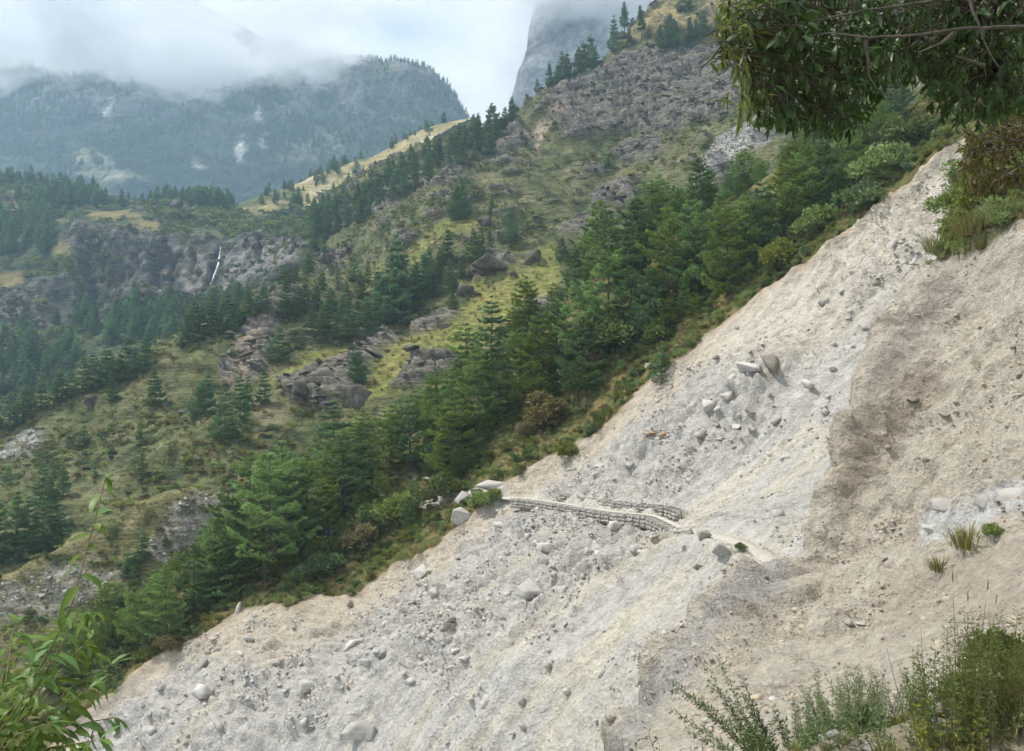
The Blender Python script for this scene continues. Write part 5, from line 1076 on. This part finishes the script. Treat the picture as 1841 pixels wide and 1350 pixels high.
# ================================================================ FOREGROUND PLANTS
def leaf_mesh(name, L=0.10, w=0.034, fold=0.25, curl=0.5, mat=None, n=6, tip=1.6, twist=0.0):
    """pointed leaf along +X, folded along the midrib and curling down"""
    t = np.linspace(0, 1, n + 1); hw = w * 0.5 * np.sin(math.pi * t ** 0.85) ** 0.8 * (1 - 0.15 * t); hw[0] = w * 0.03; hw[-1] = w * 0.01
    ang = -curl * t; x = np.concatenate([[0], np.cumsum(np.cos(ang[1:]) / n)]) * L; z = np.concatenate([[0], np.cumsum(np.sin(ang[1:]) / n)]) * L
    mid = np.column_stack([x, 0 * x, z]); up = fold * hw; wv = 0.06 * w * np.sin(t * 14)
    v = np.stack([mid + np.column_stack([0 * x, hw, up + wv]), mid, mid + np.column_stack([0 * x, -hw, up - wv])], 1).reshape(-1, 3)
    i = np.arange(n)[:, None] * 3; f = np.concatenate([np.concatenate([i, i + 1, i + 4, i + 3], 1), np.concatenate([i + 1, i + 2, i + 5, i + 4], 1)])
    c = np.ones((len(v), 3)) * (0.95 + 0.05 * np.cos(np.tile([0, 3.14, 0], n + 1)))[:, None]; c[1::3] *= 1.25
    return mesh_from(name, v, f, mat, cols=c), v, f
def rot_to(d, roll):
    """rotation matrix with local +X along d"""
    d = d / np.linalg.norm(d); s = np.cross([0, 0, 1.0], d); s = s / (np.linalg.norm(s) + 1e-9); u = np.cross(d, s)
    c, n = math.cos(roll), math.sin(roll); s2, u2 = s * c + u * n, u * c - s * n
    return np.column_stack([d, s2, u2])
def rots(d, roll):
    """many rotation matrices at once, local +X along each d"""
    d = unit(d); s = unit(np.cross(np.array([0, 0, 1.0]), d)); u = np.cross(d, s); c, n = np.cos(roll)[:, None], np.sin(roll)[:, None]
    return np.stack([d, s * c + u * n, u * c - s * n], -1)
def many_leaves(v0, f0, p, d, roll, s):
    v = np.einsum('nij,kj->nki', rots(d, roll), v0) * s[:, None, None] + p[:, None]; n, k = len(p), len(v0)
    return v.reshape(-1, 3), (f0[None] + (np.arange(n) * k)[:, None, None]).reshape(-1, f0.shape[1])
def leaf_obj(name, me, parent, p, d, roll, s):
    o = bpy.data.objects.new(name, me); COL.objects.link(o); o.parent = parent
    m = np.eye(4); m[:3, :3] = rot_to(d, roll) * s; m[:3, 3] = p; o.matrix_local = Matrix(m.tolist()); return o
fg = np.random.default_rng(99)
def empty(name, loc, label, cat, group=None):
    e = bpy.data.objects.new(name, None); COL.objects.link(e); e.location = loc; e.empty_display_size = 0.1; tag(e, label, cat, group); return e

# ---- the shrub with long drooping leaves on the left
M_lf = plant_mat('shrub_leaf', (0.15, 0.25, 0.055), 0.45, 0.45, 0.22, 0.02, spec=0.35); M_stem = noise_mat('shrub_stem', (0.13, 0.12, 0.055), (0.22, 0.19, 0.10), 25.0, 0.8, 0.3, 0.002)
LV = [leaf_mesh('leaf', 0.105, 0.030, 0.3, c, M_lf)[0] for c in (0.5, 0.9, 1.3, 0.2)]
root_p = np.array([-1.95, 2.25, float(bank_z(np.array([-1.95]), np.array([2.25]))[0])])
shrub = empty('leafy_shrub', root_p, 'bright green shrub with long drooping leaves and one tall shoot, at the lower left', 'shrub')
def shoot(parent, org, pts, d0, d1, r0, every, size, mat, leaves, cnt, lim, dense=1.0, droop=0.55, start=0.0):
    n = len(pts); w3 = [at(x, y, d0 + (d1 - d0) * k / max(1, n - 1)) for k, (x, y) in enumerate(pts)]
    pl = resample(np.array(w3), 0.012); L = 0.012 * len(pl)
    sv, sf = tube(pl[::2] - org, np.linspace(r0, r0 * 0.28, len(pl[::2])), 5); link('stem', mesh_from('stem', sv, sf, mat), parent)
    step = int(every / 0.012); out = 0
    for j in range(int(start * len(pl)) + 3, len(pl) - 1, max(1, step)):
        tg = unit(pl[min(j + 3, len(pl) - 1)] - pl[max(j - 3, 0)]); az = fg.uniform(0, 6.28)
        rad = np.array([math.cos(az), math.sin(az) * 0.8, 0]); dr = unit(rad + tg * 0.55 + np.array([0, 0, -droop + fg.uniform(-0.2, 0.35)]))
        kk, ro, sz_ = fg.integers(0, len(leaves)), fg.uniform(-0.5, 0.5), size * fg.uniform(0.7, 1.2); out += 1
        if cnt + out <= lim: leaf_obj('leaf', leaves[kk], parent, pl[j] - org, dr, ro, sz_)
        else: SPARE.append((pl[j] - org, dr, ro, sz_))
    for k in range(3):
        dr = unit(unit(pl[-1] - pl[-4]) + fg.normal(0, 0.5, 3) + np.array([0, 0, -0.2])); leaf_obj('leaf', leaves[0], parent, pl[-1] - org, dr, 0, size * 0.75)
    return out
nl = 0; SPARE = []
rx, ry, rdep = project(root_p[None])[0][0], project(root_p[None])[1][0], root_p @ FWD
for pts, d0, d1, ev, sz, stt in (([(rx, ry), (-60, 1400), (30, 1262), (85, 1180), (130, 1085), (150, 1010), (168, 945), (190, 858)], rdep, 2.75, 0.045, 1.0, 0.35),
                           ([(rx, ry), (-40, 1420), (45, 1270), (100, 1180), (140, 1100), (170, 1100)], rdep, 2.7, 0.035, 0.95, 0.3),
                           ([(rx, ry), (-30, 1450), (60, 1320), (120, 1240), (200, 1195)], rdep, 2.6, 0.032, 0.95, 0.25),
                           ([(rx, ry), (-20, 1480), (70, 1380), (150, 1300), (205, 1290)], rdep, 2.5, 0.032, 0.9, 0.3),
                           ([(rx, ry), (-80, 1380), (-30, 1250), (15, 1160), (30, 1120)], rdep, 2.6, 0.032, 0.95, 0.3),
                           ([(rx, ry), (-60, 1420), (0, 1300), (60, 1220), (110, 1130)], rdep, 2.45, 0.032, 0.9, 0.3),
                           ([(rx, ry), (-60, 1460), (20, 1360), (90, 1280), (160, 1240)], rdep, 2.4, 0.032, 0.9, 0.3),
                           ([(rx, ry), (-90, 1440), (-20, 1340), (40, 1260), (60, 1190)], rdep, 2.35, 0.034, 0.9, 0.35),
                           ([(rx, ry), (-60, 1500), (10, 1420), (80, 1345), (180, 1330)], rdep, 2.3, 0.034, 0.9, 0.4),
                           ([(rx, ry), (-90, 1480), (-30, 1390), (30, 1320), (90, 1300)], rdep, 2.25, 0.034, 0.85, 0.4),
                           ([(rx, ry), (-70, 1470), (0, 1390), (70, 1330), (130, 1300)], rdep, 2.55, 0.03, 0.9, 0.3),
                           ([(rx, ry), (-90, 1420), (-30, 1310), (10, 1230), (20, 1160)], rdep, 2.7, 0.03, 0.9, 0.3),
                           ([(rx, ry), (-80, 1440), (-10, 1350), (50, 1290), (70, 1240)], rdep, 2.5, 0.03, 0.9, 0.3),
                           ([(rx, ry), (-60, 1480), (20, 1400), (100, 1340), (140, 1345)], rdep, 2.4, 0.03, 0.9, 0.3),
                           ([(rx, ry), (-80, 1450), (-20, 1340), (20, 1280), (40, 1210)], rdep, 2.65, 0.028, 0.95, 0.3),
                           ([(rx, ry), (-40, 1470), (40, 1380), (110, 1290), (150, 1215)], rdep, 2.6, 0.028, 0.95, 0.3),
                           ([(rx, ry), (-60, 1440), (10, 1330), (70, 1260), (130, 1180), (160, 1150)], rdep, 2.7, 0.028, 0.95, 0.3)):
    nl += shoot(shrub, root_p, pts, d0, d1, 0.006, ev, sz, M_stem, LV, nl, 262, start=stt)
_m, v0_, f0_ = leaf_mesh('leaves', 0.105, 0.030, 0.3, 0.7, M_lf); bpy.data.meshes.remove(_m)
v_, f_ = many_leaves(v0_, f0_, *[np.array([q[k] for q in SPARE]) for k in range(4)])
tag(link('leaves', mesh_from('leaves', v_, f_, M_lf, cols=np.repeat(fg.uniform(0.75, 1.2, len(SPARE)), len(v0_))[:, None] * np.ones(3)), shrub), kind='stuff')
print('shrub leaves', nl)

# ---- the tree that hangs over the view at the upper right
M_ov = plant_mat('overhanging_leaf', (0.055, 0.105, 0.022), 0.45, 0.4, 0.3, 0.03, spec=0.4); M_ov_y = plant_mat('overhanging_leaf_yellowish', (0.16, 0.20, 0.04), 0.45, 0.4, 0.25, 0.03, spec=0.4); M_ov_b = plant_mat('browned_leaf', (0.145, 0.13, 0.04), 0.4, 0.5, 0.3, 0.012)
OV = [leaf_mesh('leaf', 0.070, w_, 0.22, c, M_ov, 3) for w_, c in ((0.025, 0.4), (0.032, 0.8), (0.017, 0.2), (0.020, 1.2))]; OVY = [leaf_mesh('leaf', 0.082, 0.019, 0.22, c, M_ov_y, 3) for c in (0.3, 0.7)]; OVB = [leaf_mesh('leaf', 0.06, 0.022, 0.2, c, M_ov_b, 4) for c in (0.3, 0.9)]
tb = np.array([4.7, 3.6, float(bank_z(np.array([4.7]), np.array([3.6]))[0]) - 0.1])
otree = empty('overhanging_tree', tb, 'leafy tree whose dark branches hang over the upper right corner', 'tree')
tk = np.array([[0, 0, 0], [0.05, 0.1, 1.2], [-0.1, 0.25, 2.4], [-0.35, 0.4, 3.6], [-0.8, 0.5, 4.8], [-1.0, 0.6, 6.0]])
tv = [tube(resample(tk, 0.3), np.linspace(0.17, 0.05, len(resample(tk, 0.3))), 9)]
LIMBS = []
for s0, pts in ((2.3, [(1900, 40, 4.6), (1760, 60, 4.9), (1620, 95, 5.1), (1500, 110, 5.1), (1400, 130, 4.9), (1345, 190, 4.7)]), (2.9, [(1900, -120, 4.4), (1730, -60, 4.6), (1560, -10, 4.8), (1420, 40, 4.7), (1330, 70, 4.5), (1305, 100, 4.4)]),
                (2.0, [(1900, 180, 4.9), (1790, 170, 5.4), (1700, 150, 5.6), (1640, 130, 5.5)]), (3.3, [(1800, -250, 4.2), (1600, -160, 4.4), (1400, -90, 4.3), (1250, -90, 4.2)]), (1.7, [(1950, 300, 5.6), (1860, 260, 6.2), (1790, 250, 6.6), (1750, 270, 6.7)]),
                (2.6, [(1745, -10, 4.2), (1770, 60, 4.3), (1790, 110, 4.3), (1800, 130, 4.3)])):
    b0 = np.array([np.interp(s0, tk[:, 2], tk[:, k]) for k in range(3)]) + tb
    pl = resample(np.vstack([b0[None]] + [at(*q)[None] for q in pts]), 0.12); pl[1:-1] += fg.normal(0, 0.012, (len(pl) - 2, 3)); LIMBS.append(pl); tv.append(tube(pl - tb, np.linspace(0.04, 0.007, len(pl)), 6))
link('trunk', mesh_from('trunk', *join(tv), M_bark), otree)
M_limb = noise_mat('grey_limb_bark', (0.07, 0.062, 0.052), (0.15, 0.135, 0.115), 20.0, 0.9, 0.5, 0.004)
for pts in ([(1735, -60, 3.75), (1748, 10, 3.72), (1765, 60, 3.7), (1790, 110, 3.7), (1797, 122, 3.7)], [(1900, 48, 3.8), (1760, 50, 3.75), (1660, 58, 3.75), (1560, 70, 3.8), (1500, 62, 3.9), (1450, 66, 4.0)], [(1720, 55, 3.75), (1690, 80, 3.75), (1650, 95, 3.8)], [(1770, 118, 3.72), (1745, 110, 3.7), (1716, 100, 3.7)], [(1555, 70, 3.8), (1562, 110, 3.85), (1564, 140, 3.9), (1576, 160, 3.9)], [(1900, -30, 4.0), (1740, -10, 3.9), (1580, 20, 3.9), (1440, 40, 4.1), (1340, 100, 4.3)]):
    pl = resample(np.array([at(*q) for q in pts]), 0.06); pl[1:-1] += np.cumsum(fg.normal(0, 0.004, (len(pl) - 2, 3)), 0); link('branch', mesh_from('branch', *tube(pl - tb, np.linspace(0.010, 0.003, len(pl)), 6), M_limb), otree)
LP = np.concatenate(LIMBS)
POLY = [(1290, -20), (1292, 60), (1318, 110), (1330, 150), (1325, 190), (1350, 215), (1420, 232), (1470, 246), (1545, 240), (1565, 200), (1590, 160), (1640, 150), (1680, 190), (1700, 225), (1780, 225), (1850, 190), (1850, -20)]
def inpoly(x, y, P): return poly_sd(np.array([x]), np.array([y]), P)[0] > 0
sprigs = []
while len(sprigs) < 1350:
    x, y = fg.uniform(1285, 1860), fg.uniform(-20, 250)
    if inpoly(x, y, POLY) and fg.random() < (0.45 if (y > 150 and 1560 < x < 1690) else 1.0): sprigs.append((x, y, fg.uniform(3.9, 5.6), 'y' if (x < 1372 + fg.normal(0, 22) and fg.random() < 0.8) else 'g'))
for x, y in ((1345, 210), (1362, 228), (1390, 225), (1330, 215), (1310, 165), (1300, 120), (1298, 60), (1450, 238), (1500, 244), (1530, 236), (1670, 190), (1640, 175), (1690, 215), (1720, 225)): sprigs.append((x, y, 4.6, 'y' if x < 1400 else 'g'))
for _ in range(420): sprigs.append((fg.uniform(900, 2300), fg.uniform(-800, -25), fg.uniform(3.2, 5.8), 'g'))  # unseen leaves overhead, added to shade the hanging mass
BP = [(1725, 260), (1745, 232), (1800, 205), (1850, 190), (1850, 330), (1800, 345), (1765, 362), (1735, 352), (1722, 310)]
c_ = 0
while c_ < 170:
    x, y = fg.uniform(1715, 1850), fg.uniform(190, 365)
    if inpoly(x, y, BP): sprigs.append((x, y, fg.uniform(6.0, 7.4), 'b')); c_ += 1
objs, rest, twigs = [], {'g': [], 'y': [], 'b': []}, []
for x, y, d, kd in sprigs:
    c = at(x, y, d); j = np.argmin(((LP - c) ** 2).sum(1)); away = unit(c - LP[j]); out = unit(away + np.array([0, 0, -0.55]) + fg.normal(0, 0.35, 3))
    tl = fg.uniform(0.10, 0.22); twigs.append(tube(np.array([c - out * tl, c - out * tl * 0.5 + fg.normal(0, 0.008, 3), c]) - tb, np.array([0.004, 0.003, 0.0018]), 3))
    if fg.random() < 0.35:
        md = (LP[j] + c - out * tl) / 2 + fg.normal(0, 0.04, 3) + np.array([0, 0, 0.03]); twigs.append(tube(np.array([LP[j], md, c - out * tl]) - tb, np.array([0.007, 0.005, 0.004]), 3))
    kset = {'g': OV, 'y': OVY, 'b': OVB}[kd]; nlv = fg.integers(6, 10) if kd != 'b' else fg.integers(8, 13)
    for k in range(nlv):
        f = fg.uniform(0.2, 1.0); dr = unit(out * (0.5 + 0.6 * f) + fg.normal(0, 0.62, 3) + np.array([0, 0, -0.35])); s = (fg.uniform(0.5, 1.05) if fg.random() < 0.85 else fg.uniform(1.1, 1.6)) * (0.9 if kd == 'b' else 1)
        objs.append((s / d, kd, fg.integers(0, len(kset)), c - out * tl * (1 - f) - tb, dr, fg.uniform(-0.9, 0.9), s, (-30 < x < 1845) and (-5 < y < 380)))
vis = [k for k in range(len(objs)) if objs[k][7]]; vis.sort(key=lambda k: -objs[k][0]); single = set(vis[:300])
for k, (_, kd, q, p, dr, ro, s, _v) in enumerate(objs):
    kset = {'g': OV, 'y': OVY, 'b': OVB}[kd]
    if k in single: leaf_obj('leaf', kset[q][0], otree, p, dr, ro, s)
    else: rest[kd].append((q, p, dr, ro, s))
for kd, nm, m in (('g', 'green_leaves', M_ov), ('y', 'yellowish_leaves', M_ov_y), ('b', 'browned_leaves', M_ov_b)):
    kset = {'g': OV, 'y': OVY, 'b': OVB}[kd]; acc = []
    for qq in range(len(kset)):
        R_ = [x for x in rest[kd] if x[0] == qq]
        if R_: acc.append(many_leaves(kset[qq][1], kset[qq][2], *[np.array([x[k] for x in R_]) for k in (1, 2, 3, 4)]))
    v, f = join(acc); per = len(kset[0][1]); sh = np.repeat(fg.uniform(0.7, 1.25, len(rest[kd])), per)[:, None] * np.ones(3)
    tag(link(nm, mesh_from(nm, v, f, m, cols=sh), otree), kind='stuff')
link('twigs', mesh_from('twigs', *join(twigs), M_twig), otree)['kind'] = 'stuff'
print('overhang', len(objs), time.time() - T0)

# ---- weeds on the bank at the lower right
M_art = plant_mat('wormwood_leaf', (0.12, 0.165, 0.05), 0.35, 0.55, 0.2, 0.02); M_pal = plant_mat('pale_feathery_leaf', (0.20, 0.235, 0.115), 0.35, 0.6, 0.2, 0.02); M_wd = plant_mat('weed_leaf', (0.12, 0.165, 0.04), 0.4, 0.5, 0.25, 0.03); M_yl = plant_mat('yellow_green_leaf', (0.30, 0.36, 0.05), 0.45, 0.5, 0.2, 0.02); M_drk = plant_mat('dark_sprig_leaf', (0.045, 0.08, 0.03), 0.25, 0.4, 0.2, 0.02); M_seed = plant_mat('seed_head', (0.16, 0.11, 0.065), 0.2, 0.8, 0.2, 0.02, attr=False)
def weed(label, base_px, tips, d, leaf_len, leaf_w, every, mat, lobes=3, name='weed', cat='plant', group='weeds on the bank edge', droop=0.15, r0=0.004, spread=0.5, seeds=False, start=0.25, sides=True):
    bx, by = base_px; base = at(bx, by, d); gz = float(bank_z(np.array([base[0]]), np.array([base[1]]))[0]); gp, _ = B.q(bx, by, 8)
    e = empty(name, base, label, cat, group); stems, lv, lf, sd, off = [], [], [], [], 0
    _, v0, f0 = leaf_mesh('tmp', leaf_len, leaf_w, 0.2, 0.4, None, 2); bpy.data.meshes.remove(_)
    for (tx, ty, td) in tips:
        tip = at(tx, ty, d + td); b_ = base + (tip - base) * np.array([1, 1, 0]) * spread + fg.normal(0, 0.05, 3) * [1, 1, 0]; mid = (b_ + tip) / 2 + np.array([0, 0, 0.10 * np.linalg.norm(tip - b_)]) + fg.normal(0, 0.02, 3)
        t = np.linspace(0, 1, 40)[:, None]; pl = (1 - t) ** 2 * b_ + 2 * t * (1 - t) * mid + t * t * tip; stems.append(tube(pl[::4] - base, np.linspace(r0, r0 * 0.3, 10), 4))
        Ln = np.linalg.norm(np.diff(pl, axis=0), axis=1).sum(); m = max(4, int(Ln * (1 - start) / every))
        qv = np.arange(m); f = start + (1 - start) * (qv + fg.random(m)) / m; k = np.minimum(38, (f * 39).astype(int)); c = pl[k] - base; tg = unit(pl[k + 1] - pl[k]); az = (qv * 2.4 + fg.normal(0, 0.4, m))[:, None]
        a = unit(np.cross(tg, [0.3, 0.2, 1])); b2 = np.cross(tg, a); o = unit(a * np.cos(az) + b2 * np.sin(az) + tg * 0.8 + np.array([0, 0, 0.15 - droop])); s = fg.uniform(0.6, 1.2, m) * (1.15 - 0.5 * f)
        for l in range(lobes):
            an = (l - (lobes - 1) / 2) * 0.7; lv.append((c + o * leaf_len * 0.2, o * math.cos(an) + np.cross(o, unit(fg.normal(0, 1, (m, 3)))) * math.sin(an), fg.uniform(-1, 1, m), s * (1 - 0.18 * abs(l - (lobes - 1) / 2))))
        if seeds:
            n = unit(pl[-1] - pl[-3]); sp = np.array([pl[-1] + n * u_ for u_ in np.linspace(-0.005, 0.05, 6)]) - base; sd.append(tube(sp, np.array([0.001, 0.003, 0.0035, 0.003, 0.002, 0.001]), 6))
    link('stems', mesh_from('stems', *join(stems), M_stem), e)['kind'] = 'stuff'
    ar = [np.concatenate([x[k] for x in lv]) for k in range(4)]; v, f = many_leaves(v0, f0, *ar); sh = np.repeat(fg.uniform(0.7, 1.25, len(ar[0])), len(v0))[:, None] * np.ones(3)
    link('leaves', mesh_from('leaves', v, f, mat, cols=sh), e)['kind'] = 'stuff'
    for s_ in sd: link('seed_head', mesh_from('seed_head', *s_, M_seed), e)
    return e
def fan(n, x0, x1, y0, y1, dd=0.3): return [(fg.uniform(x0, x1), fg.uniform(y0, y1), fg.uniform(-dd, dd)) for _ in range(n)]
weed('branching wormwood with feathery green sprays reaching towards the scree', (1440, 1440), [(1192, 1215, .3), (1205, 1275, 0), (1290, 1182, .4), (1330, 1210, .2), (1230, 1310, -.1), (1300, 1240, 0), (1345, 1260, .2), (1270, 1225, .1), (1390, 1270, 0), (1410, 1295, -.2), (1360, 1310, -.2), (1250, 1250, .2), (1310, 1290, -.2), (1215, 1240, .3), (1325, 1235, .3), (1270, 1200, .4)] + fan(9, 1300, 1440, 1250, 1340), 4.3, 0.040, 0.012, 0.010, M_art, 5, spread=0.15)
weed('pale feathery bush spilling over the bank edge', (1560, 1470), fan(150, 1440, 1670, 1192, 1330, .6), 4.8, 0.034, 0.009, 0.010, M_pal, 4, spread=.3)
weed('second pale feathery bush behind the wormwood', (1500, 1480), fan(80, 1420, 1600, 1225, 1345, .5), 4.4, 0.034, 0.009, 0.010, M_pal, 4)
weed('dense green weeds under the pale feathery bush', (1560, 1500), fan(80, 1440, 1680, 1265, 1350, .4), 3.9, 0.040, 0.015, 0.012, M_art, 3)
weed('tall seeding weed rising at the lower right', (1770, 1430), [(1713, 1045, .1), (1775, 1060, .2), (1740, 1080, 0), (1790, 1085, .2)], 3.9, 0.05, 0.006, 0.05, M_wd, 1, seeds=True, start=0.1)
weed('thick grassy weed mass at the right edge of the bank', (1800, 1460), fan(120, 1690, 1850, 1085, 1280, .5), 4.2, 0.044, 0.009, 0.012, M_wd, 2)
weed('second thick weed mass beside the pale bush', (1730, 1470), fan(110, 1620, 1800, 1150, 1340, .5), 4.0, 0.042, 0.012, 0.012, M_wd, 2)
weed('thin dry stalks leaning over the near slope', (1680, 1420), [(1560, 1195, .2), (1590, 1150, .2), (1640, 1150, .1), (1610, 1180, .3), (1655, 1110, .2), (1630, 1200, .1), (1580, 1210, .2)], 4.6, 0.03, 0.003, 0.03, M_dry, 1)
weed('yellow-green young leaves low in the weeds', (1700, 1420), fan(30, 1640, 1780, 1250, 1345, .2), 3.6, 0.028, 0.018, 0.03, M_yl, 3)
weed('dark glossy sprig at the bottom edge', (1190, 1420), [(1160, 1298, 0), (1185, 1330, 0), (1150, 1325, 0.05)], 3.4, 0.034, 0.018, 0.016, M_drk, 1, r0=.003)
weed('thin grass stalks at the bottom edge beside the dark sprig', (1095, 1450), [(1088, 1265, 0), (1105, 1300, 0), (1075, 1310, .1), (1120, 1320, 0), (1060, 1330, .1), (1095, 1320, 0), (1110, 1290, .1)], 4.0, 0.07, 0.005, 0.06, M_grass, 1, r0=.002)
weed('small reddish weed between the sprig and the wormwood', (1270, 1430), [(1240, 1335, 0), (1260, 1320, 0), (1220, 1340, 0), (1285, 1340, 0)], 3.8, 0.02, 0.008, 0.02, M_dry, 2)
weed('creeping green plant on the stones at the corner', (1800, 1330), fan(26, 1700, 1850, 1250, 1320, .2), 3.7, 0.03, 0.014, 0.02, M_wd, 2)
FB = [bush_mesh('feathery_foliage', 670 + q, 4200, (0.10, 0.13, 0.15)[q], (1, 1, .8), 10, m, nr) for q, (m, nr) in enumerate(((M_pal, 0.22), (M_art, 0.3), (M_wd, 0.35)))]
for x, y, d, w_, q, lb in ((1550, 1345, 4.9, 210, 0, 'rounded pale feathery bush in the middle of the bank edge'), (1640, 1350, 4.6, 170, 0, 'pale feathery bush leaning on the tall weeds'), (1500, 1380, 4.3, 170, 1, 'low dark green bush at the bottom edge right of the wormwood'), (1600, 1390, 4.1, 190, 1, 'dark green leafy clump under the pale feathery bush'),
                           (1700, 1370, 4.2, 170, 2, 'leafy green clump at the foot of the tall weeds'), (1790, 1300, 4.5, 190, 2, 'leafy green clump at the right edge under the seed stalks'), (1830, 1230, 4.9, 170, 2, 'upper leafy clump against the right edge of the picture')):
    c = at(x, y, d); s = w_ / F * d / 2; tag(link('bank_bush', FB[q], None, c - np.array([0, 0, 0.45 * s]), (0, 0, x * 0.1), (s, s, s * 1.1)), lb, 'bush', 'bushes on the bank edge')
gx = fg.uniform(0.2, 4.5, 700); gy = fg.uniform(2.2, 6.5, 700); gz_ = bank_z(gx, gy)
gn_scatter('bank_grass', np.column_stack([gx, gy, gz_]), fg.uniform(.05, .13, 700), fg.uniform(0, 6.28, 700), GR, label='short grass on the bank at the lower right')
# stones of the path edge in the corner
for q in range(34):
    x, y = fg.uniform(1.5, 3.2), fg.uniform(3.0, 4.4); z = float(bank_z(np.array([x]), np.array([y]))[0]); s = fg.uniform(0.02, 0.07)
    o = bpy.data.objects.new('path_stone', SM[q % 6]); COL.objects.link(o); o.location = (x, y, z + s * 0.2); o.scale = (s, s, s); o.rotation_euler = (fg.uniform(-.4, .4), fg.uniform(-.4, .4), fg.uniform(0, 6.28))
    tag(o, 'small pale stone at the path edge in the lower right corner', 'stone', 'stones at the path edge')
print('done', time.time() - T0, len(bpy.data.objects))

def _tris():
    seen = set(); t = 0
    for o in bpy.data.objects:
        if o.type == 'MESH' and o.data.name not in seen and o.name in SC.objects:
            seen.add(o.data.name); t += sum(1 for _ in ()) or (len(o.data.loops) - 2 * len(o.data.polygons))
    return t
print('triangles', _tris(), 'objects', len(SC.objects), 'time', time.time() - T0)
